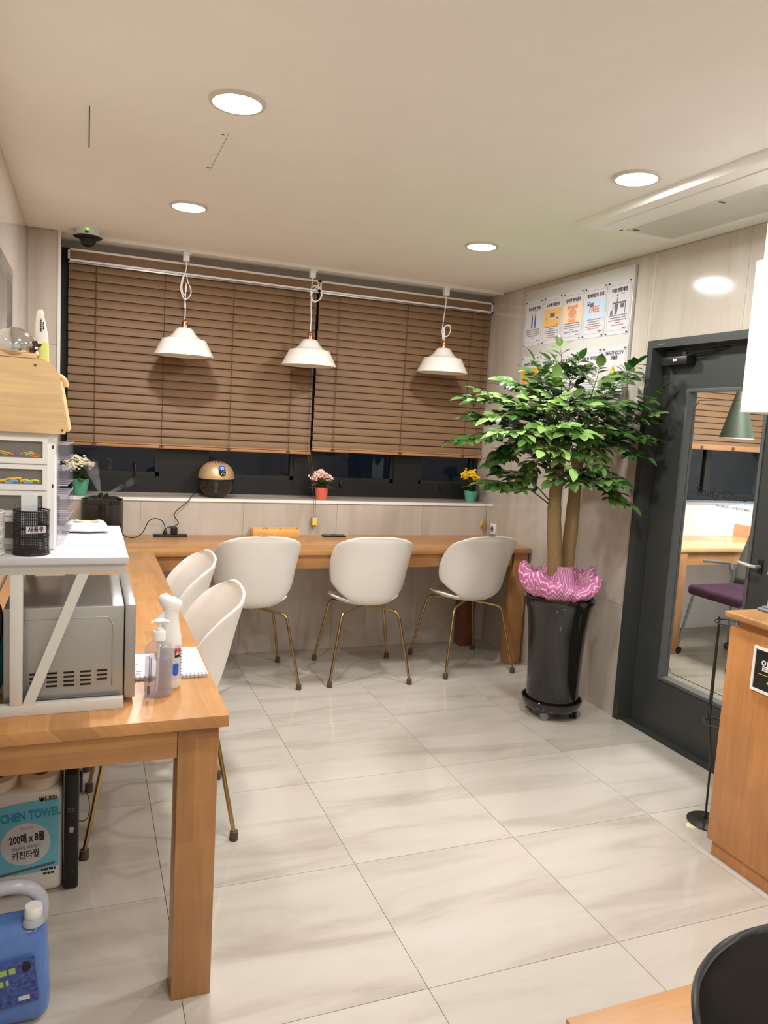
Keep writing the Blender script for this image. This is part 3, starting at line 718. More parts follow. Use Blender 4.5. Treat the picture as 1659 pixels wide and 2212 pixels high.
struct(B('wall_study_partition', 4.886, 4.93, 3.99, 4.5575, 0, 1.0, M_sw))
t = thing('cone_pendant', 'dark green cone pendant lamp seen through the door glass', 'lamp', (4.20, 4.0, 1.52))
LA('lamp_shade', [(.112, 0), (.032, .31), (.030, .50), (0, .505), (0, .5), (.028, .495), (.028, .31), (.108, 0), (.112, 0)], 4.20, 4.0, 1.52, pm('dark_green_shade', (48, 56, 42), .45), t)
LA('rim', [(.113, 0), (.113, .006), (.1125, .006), (.1125, 0), (.113, 0)], 4.20, 4.0, 1.517, M_whitem, t)
T('cord', [(4.2, 4.0, 2.02), (4.2, 4.0, ZC)], .003, M_black, t, 6)
# task chair
t = thing('task_chair', 'purple seated task chair with grey legs in the study room', 'chair', (4.20, 3.72, 0))
M_pur = pm('purple_fabric', (58, 28, 48), .9, var=.1, scale=(60, 60, 60)); M_gm = pm('grey_tube', (142, 144, 142), .35, .5); M_mback = pm('grey_green_mesh', (86, 88, 80), .7)
B('seat', 3.99, 4.43, 3.52, 3.96, .43, .50, M_pur, t, .025, 3)
bm = BM(); bmesh.ops.create_grid(bm, x_segments=10, y_segments=8, size=.5)
for v in bm.verts:
    u, s = v.co.x*2, v.co.y*2; v.co = Vector((4.40+.03*(1-u*u)+.09*(s+1)/2, 3.74+u*.20*(1-.12*s), .50+(s+1)*.19))
bb = obj('backrest', bm, M_mback, t, smooth=True); md = bb.modifiers.new('thickness', 'SOLIDIFY'); md.thickness = .02
for (sx, sy) in ((-1, 1), (1, 1), (-1, -1), (1, -1)):
    fx, fy = 4.21+sx*.235, 3.74+sy*.235
    L = T('leg', [(4.21+sx*.17, 3.74+sy*.20, .60 if sx > 0 else .44), (fx, fy, .055)], .011, M_gm, t, 10)
    bm = BM(); bmesh.ops.create_cone(bm, cap_ends=True, segments=16, radius1=.027, radius2=.027, depth=.03, matrix=Matrix.Translation((fx, fy, .027)) @ Matrix.Rotation(PI/2, 4, 'X')); obj('caster', bm, M_black, L, smooth=40)
for sy in (-1, 1): T('armrest', [(4.40, 3.74+sy*.22, .55), (4.38, 3.74+sy*.24, .64), (4.12, 3.74+sy*.24, .66)], .014, M_gm, t, 10)
t.location.x -= .10; t.location.y += .03
ld = bpy.data.lights.new('study_light', 'AREA'); ld.shape = 'RECTANGLE'; ld.size = .6; ld.size_y = .6; ld.energy = STUDY_W; ld.color = (.92, .97, 1.0)
tl = thing('ceiling_panel_light', 'square ceiling light of the study room beyond the door', 'light', (4.1, 3.3, ZC))
B('frame', 3.78, 4.42, 2.98, 3.62, ZC-.012, ZC-.001, M_white, tl); B('diffuser', 3.80, 4.40, 3.0, 3.6, ZC-.0135, ZC-.012, MT['lamp_face'], tl)
lo = bpy.data.objects.new('lamp', ld); C.objects.link(lo); lo.parent = tl; lo.location = (0, 0, -.016)

# ------------------------------------------------------------------ notice board and posters
bd = thing('notice_board', 'large white notice board on the right wall by the door', 'notice board', (2.615, 3.78, 1.65))
B('board', 2.612, XR-.0005, 3.255, 4.305, 1.650, 2.365, M_boardw, bd, .002)
for yy, zz in ((3.275, 2.345), (4.290, 2.345)): LA('screw', [(0, 0), (.003, 0), (.003, .003), (0, .003)], 2.6105, yy, zz, M_greyp, bd, 8)
RT, UP = (0, -1, 0), (0, 0, 1)
def lines(t, yc, z, rows, cols, x=2.6090, mat=None):
    """rows of small unreadable print"""
    bm = BM(); rr = random.Random(int(yc*1000)+int(z*100))
    for k, wd in enumerate(rows):
        u = -wd/2
        while u < wd/2:
            l = rr.uniform(.006, .016); l = min(l, wd/2-u)
            box(bm, x-.0003, x, yc-u-l, yc-u, z-k*.0125-.0028, z-k*.0125+.0028); u += l+.003
    obj('small_print', bm, mat or M_inkg, t)
def poster(col, row, label, title, art, nlines, tsize=.024, tw=.13, zt=None, red=0):
    yc = 4.180-.205*col; z0, z1 = ((2.018, 2.300), (1.672, 1.955))[row]
    t = thing('poster', label, 'poster', (2.611, yc, z0), 'notices pinned to the white board')
    B('sheet', 2.6096, 2.6116, yc-.0965, yc+.0965, z0, z1, M_paper, t)
    bm = BM(); x = 2.6092; a, b, c, d = yc-.088, yc+.088, z0+.022, z1-.022
    for q in ((a, b, c, c+.001), (a, b, d-.001, d), (a, a+.001, c, d), (b-.001, b, c, d)): box(bm, x, x+.0006, *q)
    obj('border_line', bm, M_inkg, t)
    for py in (-.085, .085):
        for pz in (z0+.010, z1-.010):
            LA('pin', [(0, .003), (.003, .002), (.0042, 0), (.0036, -.004), (0, -.005)], 2.6052, yc+py, pz+random.uniform(-.002, .002), M_black, t, 10)
    if isinstance(title, str): title = [title]
    for k, s in enumerate(title):
        text('lettering', s, tsize, (2.6090, yc, (zt or z1-.052)-k*.026), RT, UP, M_ink, t, maxw=tw if len(title) == 1 or k == 0 else tw*.4, bold=.0007)
    art(t, yc, z0, z1)
    if nlines: lines(t, yc, z0+.100, nlines, 0)
    if red: lines(t, yc, z0+.100-.0125*len(nlines), [.10]*red, 0, mat=M_inkr)
    dashes('small_print', (2.6090, yc-.062, z0+.032), RT, UP, [.036], .0045, M_ink, t, col)
    return t
def P(t, n, pts, yc, zc, mat, lift=0): return poly(n, pts, (2.6092-.0003*lift, yc, zc), RT, UP, mat, t, th=.0003)
def art_clean(t, yc, z0, z1):
    zc = z0+.155
    for dx, h in ((-.018, .0), (.016, .008)):
        P(t, 'figure_trousers', [(dx-.008, -.045), (dx-.002, -.045), (dx, -.02), (dx+.003, -.045), (dx+.009, -.045), (dx+.007, .012+h), (dx-.006, .012+h)], yc, zc, M_blueink)
        P(t, 'figure_shirt', [(dx-.006, .012+h), (dx+.007, .012+h), (dx+.006, .028+h), (dx-.005, .028+h)], yc, zc, M_greyp)
        P(t, 'figure_head', circ(.005, dx, .036+h, 10), yc, zc, M_brownink)
    P(t, 'figure_arm', [(-.040, .022), (-.020, .020), (-.020, .025), (-.040, .026)], yc, zc, M_peach); P(t, 'figure_arm', [(.018, .03), (.022, .03), (.018, .058), (.014, .058)], yc, zc, M_greyp); P(t, 'duster', circ(.006, .016, .060, 10), yc, zc, M_ink)
def art_laptop(t, yc, z0, z1):
    zc = z0+.155; P(t, 'picture', rect(.176, .105), yc, zc, M_orange)
    P(t, 'laptop_screen', [(-.022, -.004), (.022, -.004), (.026, .022), (-.026, .022)], yc, zc+.004, M_greyp, 1); P(t, 'laptop_base', [(-.026, -.016), (.026, -.016), (.022, -.005), (-.022, -.005)], yc, zc+.004, M_paper, 1)
    P(t, 'notebook', [(.040, -.016), (.062, -.024), (.070, .004), (.048, .012)], yc, zc, M_paper, 1); P(t, 'phone', [(.046, -.010), (.060, -.015), (.062, -.002), (.049, .002)], yc, zc, M_greyp, 2)
    P(t, 'cup', circ(.006, -.058, -.004, 10), yc, zc, M_brownink, 1); P(t, 'pen', [(.045, -.040), (.062, -.046), (.063, -.044), (.046, -.037)], yc, zc, M_ink, 1)
def art_noodle(t, yc, z0, z1):
    zc = z0+.155; P(t, 'picture', rect(.176, .105), yc, zc, M_peach)
    P(t, 'bowl_side', [(-.040, -.01), (.040, -.01), (.030, -.052), (-.030, -.052)], yc, zc, M_soup, 1); P(t, 'bowl_rim', circ(.044, 0, 0, 24, .034), yc, zc, M_paper, 2); P(t, 'soup', circ(.038, 0, .001, 24, .028), yc, zc, M_soup, 3)
    text('lettering', 'BANNED', .026, (2.6078, yc, zc+.036), RT, UP, M_inkr, t, maxw=.096)
def art_free(t, yc, z0, z1):
    zc = z0+.155; P(t, 'picture', rect(.176, .110), yc, zc, M_skyb); P(t, 'printer', rect(.030, .022, -.026, .026), yc, zc, M_greyp, 1); P(t, 'monitor', rect(.018, .022, -.058, .034), yc, zc, M_ink, 1); P(t, 'monitor_face', rect(.012, .010, -.058, .037), yc, zc, M_paper, 2)
    P(t, 'banner', rect(.104, .042, 0, -.002), yc, zc, M_paper, 1); text('lettering', 'FREE', .048, (2.6078, yc+.002, zc-.002), RT, UP, M_inkr, t, maxw=.088, bold=.0008)
    P(t, 'paper_tray', rect(.05, .022, 0, -.038), yc, zc, M_paper, 1)
def art_desk(t, yc, z0, z1):
    zc = z0+.150; P(t, 'desk_top', rect(.112, .008, .004, .016), yc, zc, M_greyp)
    for dx in (-.046, .054): P(t, 'desk_leg', rect(.005, .055, dx, -.015), yc, zc, M_greyp)
    P(t, 'chair_picture', [(-.034, .01), (-.004, .01), (-.006, -.012), (-.012, -.044), (-.024, -.044), (-.032, -.010)], yc, zc, M_greyp); P(t, 'chair_picture', [(.014, .01), (.046, .01), (.044, -.012), (.016, -.012)], yc, zc, M_greyp)
    P(t, 'bin', rect(.012, .026, -.058, -.034), yc, zc, M_ink); P(t, 'figure_body', [(-.020, .02), (-.006, .02), (-.010, .045), (-.016, .045)], yc, zc, M_inkg); P(t, 'figure_head', circ(.006, -.014, .056, 10), yc, zc, M_brownink); P(t, 'speech_mark', rect(.03, .006, .030, .060), yc, zc, M_inkr)
def art_person(t, yc, z0, z1):
    zc = z0+.155; P(t, 'picture', rect(.176, .105), yc, zc, M_orange2); P(t, 'figure_head', circ(.020, 0, .006, 20, .028), yc, zc, M_brownink, 1); P(t, 'figure_face', circ(.015, 0, -.004, 20, .019), yc, zc, M_soup, 2); P(t, 'figure_shoulders', [(-.036, -.05), (.036, -.05), (.018, -.026), (-.018, -.026)], yc, zc, M_greyp, 1)
def art_wifi(t, yc, z0, z1):
    zc = z0+.135
    for r in (.044, .026):
        P(t, 'signal_arc', [(r*math.cos(a), r*math.sin(a)) for a in [PI*(.2+.6*i/12) for i in range(13)]]+[((r-.009)*math.cos(a), (r-.009)*math.sin(a)) for a in [PI*(.8-.6*i/12) for i in range(13)]], yc, zc, M_brownink)
    P(t, 'signal_dot', circ(.008, 0, .004, 12), yc, zc, M_brownink)
def art_help(t, yc, z0, z1):
    zc = z0+.16; P(t, 'figure_body', [(-.014, -.04), (.016, -.04), (.010, .01), (-.008, .01)], yc, zc, M_peach); P(t, 'figure_head', circ(.009, 0, .022, 12), yc, zc, M_orange2); P(t, 'speech_mark', circ(.009, .032, .034, 12), yc, zc, M_inkg); P(t, 'speech_mark', circ(.006, -.035, -.02, 12), yc, zc, M_peach)
def art_shelf(t, yc, z0, z1):
    zc = z0+.15
    for dx in (-.054, .050):
        for k in range(5): P(t, 'book_row', rect(.038, .006, dx, .028-k*.011), yc, zc, M_brownink if k % 2 else M_inkg)
    P(t, 'screen', rect(.020, .026, -.012, .018), yc, zc, M_skyb); P(t, 'screen', rect(.018, .026, .018, .020), yc, zc, M_skyb); P(t, 'floor_strip', rect(.09, .02, 0, -.034), yc, zc, M_peach)
def art_cctv(t, yc, z0, z1):
    zc = z0+.145; P(t, 'warning_triangle', [(-.044, -.034), (.044, -.034), (0, .042)], yc, zc, M_orange2); P(t, 'triangle_border', [(-.034, -.028), (.034, -.028), (0, .031)], yc, zc, M_ink, 1); P(t, 'triangle_face', [(-.029, -.025), (.029, -.025), (0, .025)], yc, zc, M_yel, 2); P(t, 'camera_mark', rect(.022, .010, 0, -.010), yc, zc, M_ink, 3)
poster(0, 0, 'poster with two figures in blue trousers, top row left end', '청소관련 안내', art_clean, [.15, .15, .14, .11, .03])
poster(1, 0, 'poster with a laptop on an orange desk picture, top row', '노트북 이용안내', art_laptop, [.13, .06, .14, .14, .08], tw=.14, red=1)
poster(2, 0, 'poster banning cup noodles, bowl picture on a peach ground', '컵라면 취식금지', art_noodle, [.14, .15, .14, .04, .14], tw=.14)
poster(3, 0, 'pale blue poster reading FREE in red, top row', '컬러프린트 무료', art_free, [.12, .10, .11, .14], tw=.15, red=1)
poster(4, 0, 'poster with a grey desk drawing, top row nearest the door', '이용연령제한', art_desk, [.15, .13, .15, .04], tw=.13, red=1)
poster(0, 1, 'poster titled WHITE NOISE with a man on orange, bottom row', 'WHITE NOISE', art_person, [.12, .14, .12], tw=.14)
poster(1, 1, 'poster with a dark red wireless signal symbol, bottom row', 'WIFI 비밀번호', art_wifi, [.08, .12], tw=.13)
poster(2, 1, 'half hidden poster with a peach figure, middle of the bottom row', '건의 및 불편사항', art_help, [.13, .14, .12], tw=.16)
poster(3, 1, 'poster with bookshelves and blue screens, bottom row', '이용 중 자리안내', art_shelf, [.14, .13, .12, .10], tw=.15)
poster(4, 1, 'poster about CCTV with an orange warning triangle, bottom row', ['24시간 CCTV', '가동중'], art_cctv, [.12, .14, .13, .12], tw=.15, zt=1.920)
# wall outlet above the counter
t = thing('wall_outlet', 'white wall socket just above the counter in the right corner', 'outlet', (2.628, 4.525, .75))
B('plate', 2.620, 2.6295, 4.485, 4.565-.012, .765, .835, M_white, t, .002)
bm = BM(); bmesh.ops.create_cone(bm, cap_ends=True, segments=24, radius1=.020, radius2=.020, depth=.002, matrix=Matrix.Translation((2.6195, 4.519, .800)) @ Matrix.Rotation(PI/2, 4, 'Y')); obj('socket', bm, M_grey, t)
for dy in (-.008, .008):
    bm = BM(); bmesh.ops.create_cone(bm, cap_ends=True, segments=10, radius1=.0028, radius2=.0028, depth=.0012, matrix=Matrix.Translation((2.618, 4.519+dy, .800)) @ Matrix.Rotation(PI/2, 4, 'Y')); obj('pin_hole', bm, M_dark, t)

# ------------------------------------------------------------------ big plant
PX, PY = 2.318, 3.245
pt = thing('wheeled_planter', 'tall glossy black planter on a round wheeled dolly', 'planter', (PX, PY, 0))
LA('pot', [(0, .062), (.128, .062), (.136, .07), (.137, .12), (.138, .22), (.142, .34), (.151, .46), (.165, .56), (.177, .605), (.186, .622), (.185, .636), (.174, .638), (.166, .625), (.160, .60), (.15, .57), (0, .57)], PX, PY, 0, M_blackg, pt, 56)
LA('dolly', [(0, .042), (.134, .042), (.146, .048), (.152, .060), (.158, .078), (.158, .090), (.152, .092), (.146, .082), (.140, .066), (0, .062)], PX, PY, 0, M_blackg, pt, 56)
for k, a in enumerate((-2.45, -.95, .6, 2.2)):
    cx_, cy_ = PX+.122*math.cos(a), PY+.122*math.sin(a)
    bm = BM()
    for s in (-1, 1): bmesh.ops.create_cone(bm, cap_ends=True, segments=18, radius1=.021, radius2=.021, depth=.011, matrix=Matrix.Translation((cx_, cy_, .0212)) @ Matrix.Rotation(a+.6, 4, 'Z') @ Matrix.Translation((s*.010, 0, 0)) @ Matrix.Rotation(PI/2, 4, 'Y'))
    box(bm, cx_-.007, cx_+.007, cy_-.012, cy_+.012, .02, .046, .002); obj('caster', bm, M_grey if k == 0 else M_black, pt, smooth=40)
LA('soil', [(0, .60), (.155, .60), (.148, .571), (0, .571)], PX, PY, 0, M_soil, pt, 32)
# gauze wrap
gz = BM(); uvl = gz.loops.layers.uv.verify(); ns, nr = 150, 16; rows = []
rg = random.Random(4)
ph = [rg.uniform(0, 6.28) for _ in range(8)]
prof_g = [(.062, .800), (.070, .760), (.084, .715), (.104, .680), (.128, .688), (.150, .722), (.172, .752), (.196, .770), (.218, .768), (.234, .750), (.238, .725), (.232, .700), (.220, .678), (.206, .660), (.192, .649), (.176, .644), (.150, .642)]
def vn(a, f, p): return math.sin(a*f+p)
for j in range(nr+1):
    v = j/nr; row = []; pr_, pz_ = prof_g[j]
    for i in range(ns):
        a = 2*PI*i/ns
        pl = .40*vn(a, 9, ph[0])+.3*vn(a, 14, ph[1]+v*2)+.28*vn(a, 23, ph[2]-v*3)+.2*vn(a, 37, ph[3]+v*4)
        crest = .50+.55*max(0, math.cos(a-PI*.97))**1.2+.42*max(0, math.cos(a-.12))**1.6+.22*max(0, math.sin(a))-.12*max(0, -math.sin(a))**3
        body = math.sin(min(1, max(0, (v-.15)/.85))*PI)
        z = .642+(pz_-.642)*(1 if v < .2 else crest*.5+.5*(1-body)+crest*body*.5)+pl*.030*body
        r = .055+(pr_-.055)*.80*(1+.10*body*(crest-.8))+pl*.026*body
        if z < .655: r = min(r, .172)
        z = max(z, .6405+.002*math.sin(a*9))
        row.append(gz.verts.new((PX-.012+r*math.cos(a), PY+r*math.sin(a), z+rg.uniform(-.002, .002)*body)))
    rows.append(row)
for j in range(nr):
    for i in range(ns):
        f = gz.faces.new((rows[j][i], rows[j][(i+1) % ns], rows[j+1][(i+1) % ns], rows[j+1][i]))
        for lp, u in zip(f.loops, ((i/ns, j/nr), ((i+1)/ns, j/nr), ((i+1)/ns, (j+1)/nr), (i/ns, (j+1)/nr))): lp[uvl].uv = (u[0], u[1])
go = obj('gauze_wrap', gz, M_ribbon, None, smooth=True); tag(go, 'ruffled pink zigzag gauze gathered round the tree base on the planter', 'wrapping')
# tree
tree = thing('potted_tree', 'leafy indoor tree with two bare trunks growing from the black planter', 'plant', (PX-.02, PY, .60))
def trunk(pts, rs, name='trunk'):
    S = spline(pts, 6); bm = BM(); n = len(S); rings = []
    for i, p in enumerate(S):
        r = rs[0]+(rs[1]-rs[0])*i/(n-1); r *= 1+.04*math.sin(i*1.3)
        rings.append([bm.verts.new((p.x+r*(1+.05*math.sin(3*a+i*.4))*math.cos(a), p.y+r*math.sin(a), p.z)) for a in [2*PI*k/16 for k in range(16)]])
    for a, b in zip(rings, rings[1:]):
        for i in range(16): bm.faces.new((a[i], a[(i+1) % 16], b[(i+1) % 16], b[i]))
    bm.faces.new(rings[-1]); return obj(name, bm, M_bark, tree, smooth=True)
trunk([(2.290, PY, .585), (2.270, PY, .78), (2.245, PY, 1.0), (2.236, PY, 1.14), (2.240, PY, 1.26), (2.245, PY, 1.36)], (.044, .026))
trunk([(2.352, PY+.02, .585), (2.362, PY+.03, .78), (2.378, PY+.04, 1.0), (2.385, PY+.045, 1.15), (2.382, PY+.045, 1.28), (2.375, PY+.04, 1.38)], (.040, .028))
bm = BM(); bmesh.ops.create_uvsphere(bm, u_segments=12, v_segments=8, radius=.024, matrix=Matrix.Translation((2.236, PY-.020, 1.09)) @ Matrix.Diagonal((1, .6, 1.1, 1))); obj('knot', bm, M_twig, tree, smooth=True)
def leaf_me():
    bm = BM(); out = [(0, 0), (.22, .18), (.30, .42), (.24, .68), (.10, .88), (0, 1.0)]
    mid = [bm.verts.new((0, y, -.10*(y-.4)**2*2)) for _, y in out]
    L = [bm.verts.new((-x, y, .06*x/.3-.22*(y-.35)**2)) for x, y in out[1:-1]]; Rr = [bm.verts.new((x, y, .06*x/.3-.22*(y-.35)**2)) for x, y in out[1:-1]]
    for S_, s in ((L, 0), (Rr, 1)):
        ch_ = [mid[0]]+S_+[mid[-1]]
        for i in range(len(out)-1):
            vs_ = [mid[i], ch_[i], ch_[i+1], mid[i+1]]; vs_ = list(dict.fromkeys(vs_))
            if len(vs_) > 2: bm.faces.new(vs_ if s else vs_[::-1])
    bm.normal_update()
    me = bpy.data.meshes.new('leaf'); bm.to_mesh(me); bm.free(); me.materials.append(M_leaf); me.shade_smooth(); return me
LM = leaf_me()
ends = [(1.76,3.35,1.44),(1.8,3.35,1.63),(1.86,3.3,1.65),(2.0,3.3,1.71),(2.08,3.25,1.78),(2.21,3.25,1.84),(2.25,3.2,1.78),(2.32,3.1,1.76),(2.50,3.1,1.8),(2.57,3.0,1.67),(2.53,3.0,1.58),(2.54,3.0,1.49),(2.52,3.05,1.43),(2.50,3.1,1.19),(2.42,3.05,1.27),(2.32,3.1,1.28),(2.28,3.0,1.41),(1.91,3.3,1.22),(1.97,3.3,1.27),(1.96,3.35,1.35),(2.0,3.3,1.41),(2.12,3.3,1.31),(1.85,3.4,1.54),(1.88,3.2,1.56),(1.96,3.1,1.61),(2.09,3.1,1.67),(2.13,3.0,1.62),(2.26,3.0,1.61),(2.39,3.0,1.64),(2.04,3.0,1.51),(2.13,2.95,1.5),(2.3,3.0,1.5),(1.94,3.05,1.48),(1.85,3.1,1.48),(1.99,3.0,1.42),(2.13,3.0,1.39),(2.48,3.1,1.53),(2.17,3.05,1.28),(2.50,3.3,1.7),(2.23,3.4,1.73),(2.2,3.55,1.6),(2.45,3.45,1.6),(1.95,3.5,1.55),(2.4,3.5,1.45)]
rt = random.Random(11); leaves = []; tw = BM(); camp = Vector((0, 0, 1.466))
def add_leaf(p, d, up, L_):
    d = d.normalized(); s = d.cross(up); s = s.normalized() if s.length > 1e-4 else d.orthogonal().normalized(); n_ = s.cross(d)
    mm = Matrix.Identity(4)
    for i in range(3): mm[i][0] = s[i]*L_*1.0; mm[i][1] = d[i]*L_; mm[i][2] = n_[i]*L_; mm[i][3] = p[i]
    tip = p+d*L_
    if max(tip.x, p.x) > 2.60 and not (2.2 < tip.y < 3.05): return
    if max(tip.x, p.x) > 2.64: return
    leaves.append(mm)
for k, e in enumerate(ends):
    E_ = Vector(e); low = E_.z < 1.33
    s0 = Vector((2.24, PY, min(1.34, 1.08+rt.random()*.05 if low and E_.x < 2.1 else 1.2+rt.random()*.14))) if E_.x < 2.28 else Vector((2.38, PY+.04, 1.2+rt.random()*.16))
    hor = E_-s0; midp = s0+hor*.5+Vector((0, 0, .05+.10*rt.random() if not low else .04))
    S_ = spline([s0, midp, E_], 7); tube(tw, [p for p in S_], .0042, 5, r2=.0014)
    npair = 5
    for q in range(npair+1):                          # side stalks carrying leaflets
        u = .42+.58*q/npair; idx = min(int(u*(len(S_)-1)), len(S_)-2); p = S_[idx].lerp(S_[idx+1], u*(len(S_)-1)-idx) if u < 1 else S_[-1]
        td = (S_[idx+1]-S_[idx]).normalized(); side = td.cross(Vector((0, 0, 1))); side = side.normalized() if side.length > .1 else Vector((1, 0, 0))
        for sg in ((-1, 1) if q < npair else (0,)):
            d_ = (td*(.75 if sg else 1)+side*sg*.85+Vector((rt.uniform(-.2, .2), rt.uniform(-.2, .2), rt.uniform(-.15, .15)))).normalized()
            Ls = rt.uniform(.075, .115)*(1.0 if q < 4 else .8); e2 = p+d_*Ls+Vector((0, 0, -.012)); tube(tw, [p, p.lerp(e2, .5)+Vector((0, 0, .004)), e2], .0016, 4, r2=.0008)
            upv = Vector((rt.uniform(-.35, .35), rt.uniform(-.35, .35)-.25, 1)).normalized(); s2 = d_.cross(upv).normalized()
            add_leaf(e2, d_+Vector((0, 0, -.25)), upv, rt.uniform(.060, .088))
            for f_ in (.45, .85):
                for sg2 in (-1, 1):
                    add_leaf(p.lerp(e2, f_), d_*.55+s2*sg2*.9+Vector((0, 0, rt.uniform(-.35, .05))), upv, rt.uniform(.050, .076))
obj('branch', tw, M_twig, tree, smooth=True)
vis = sorted(range(len(leaves)), key=lambda i: ((leaves[i].translation-camp).length - (leaves[i].translation.z-1.3)*.3))
stuff = BM(); lbase = WL[tree.name]
for r_, i in enumerate(vis):
    mm = leaves[i]
    if r_ < 300:
        o = bpy.data.objects.new('leaf', LM); C.objects.link(o); o.parent = tree; o.matrix_local = Matrix.Translation(-lbase) @ mm
    else:
        tmp = LM.copy(); tmp.transform(mm); stuff.from_mesh(tmp); bpy.data.meshes.remove(tmp)
fo = obj('foliage', stuff, M_leaf, tree, smooth=True); fo['kind'] = 'stuff'

# ------------------------------------------------------------------ small flowering plants on the sill
def kalanchoe(x, y, h, r0, r1, potm, petm, label, seed, nl=12, crown=.075, ph_=.078):
    rr = random.Random(seed); t = thing('flowering_plant', label, 'plant', (x, y, ZS), 'small flowering pots on the window sill')
    LA('pot', [(0, .001), (r0, .001), (r1, ph_), (r1-.003, ph_), (r0-.003, .006), (0, .006)], x, y, ZS, potm, t, 28)
    LA('soil', [(0, ph_-.012), (r1-.006, ph_-.012), (r1-.006, ph_-.018), (0, ph_-.018)], x, y, ZS, M_soil, t, 20)
    for k in range(nl):
        a = 2*PI*k/nl+rr.uniform(-.2, .2); d = Vector((math.cos(a), math.sin(a), rr.uniform(-.05, .9))).normalized(); L_ = rr.uniform(.055, .08)
        base = Vector((x, y, ZS+ph_-.005+rr.uniform(0, .03)))+Vector((math.cos(a), math.sin(a), 0))*.012
        bm = BM(); s = Vector((-math.sin(a), math.cos(a), 0)); n_ = d.cross(s)
        pr = [(0, .004), (.25, .014), (.55, .022), (.8, .017), (1, .002)]
        top = [[bm.verts.new(base+d*L_*u+s*w_*q+n_*(.004*abs(q))+Vector((0, 0, -.02*u*u))) for q in (-1, 0, 1)] for u, w_ in pr]
        for A, Bb in zip(top, top[1:]):
            for q in range(2): bm.faces.new((A[q], A[q+1], Bb[q+1], Bb[q]))
        lo_ = obj('leaf', bm, M_kleaf, t, smooth=True); md = lo_.modifiers.new('thickness', 'SOLIDIFY'); md.thickness = .002
    st = BM(); fw_ = BM()
    for k in range(18):
        a = rr.uniform(0, 6.28); rad = crown*math.sqrt(rr.uniform(.05, 1)); top = Vector((x+rad*math.cos(a), y+rad*.6*math.sin(a), ZS+h-.10*(rad/crown)**2*.5-rr.uniform(0, .02)))
        tube(st, spline([(x, y, ZS+ph_-.01), ((x+top.x)/2, (y+top.y)/2, ZS+ph_+(h-ph_)*.6), tuple(top)], 4), .0018, 4)
        for q in range(16):
            c = top+Vector((rr.gauss(0, .013), rr.gauss(0, .010), rr.gauss(0, .008))); nv = Vector((rr.gauss(0, .5), -.8+rr.gauss(0, .4), .8)).normalized(); s = nv.orthogonal().normalized(); u = nv.cross(s)
            cc = fw_.verts.new(c)
            for pz in range(4):
                an = pz*PI/2; d1 = s*math.cos(an)+u*math.sin(an); d2 = s*math.cos(an+.75)+u*math.sin(an+.75); d0 = s*math.cos(an-.75)+u*math.sin(an-.75)
                fw_.faces.new((cc, fw_.verts.new(c+d0*.0062+nv*.001), fw_.verts.new(c+d1*.0105+nv*.0015), fw_.verts.new(c+d2*.0062+nv*.001)))
    obj('stem', st, M_kleaf, t, smooth=True); f = obj('blossom', fw_, petm, t); f['kind'] = 'stuff'
    return t
kalanchoe(-.030, 4.665, .215, .036, .053, M_green_pot, M_kwhite, 'cream flowers in a green paper-wrapped pot, sill end behind the humidifier', 3, crown=.085, ph_=.095)
kalanchoe(1.420, 4.655, .185, .034, .046, M_red_pot, M_kpink, 'pink flowers in a coral red pot, middle of the window sill', 5, crown=.055)
kalanchoe(2.525, 4.690, .222, .034, .050, M_green_pot, M_kyel, 'yellow flowers in a green pot, right end of the window sill', 8, crown=.058)

# ------------------------------------------------------------------ humidifier, purifier
hx, hy = .088, 4.40
t = thing('humidifier', 'black cylindrical humidifier with a smoky tank, puffing mist', 'humidifier', (hx, hy, .75))
LA('tank', [(.104, .085), (.111, .088), (.111, .212), (.108, .212), (.108, .092), (.104, .089)], hx, hy, .75, M_smoke, t, 48)
LA('base', [(0, 0), (.108, 0), (.111, .004), (.111, .0875), (0, .0875)], hx, hy, .75, pm('smoky_black_base', (32, 32, 31), .15), t, 48)
LA('lid', [(.111, .208), (.112, .214), (.110, .226), (.085, .236), (0, .238), (0, .205), (.111, .205)], hx, hy, .75, M_blackg, t, 48)
LA('column', [(0, .088), (.022, .088), (.022, .206), (0, .206)], hx, hy, .75, M_black, t, 20)
bm = BM(); tube(bm, [(hx-.004, hy, .985), (hx-.012, hy, 1.006)], .013, 12); tube(bm, [(hx+.008, hy, .985), (hx+.028, hy, 1.004)], .008, 12); obj('nozzle', bm, M_black, t, smooth=40)
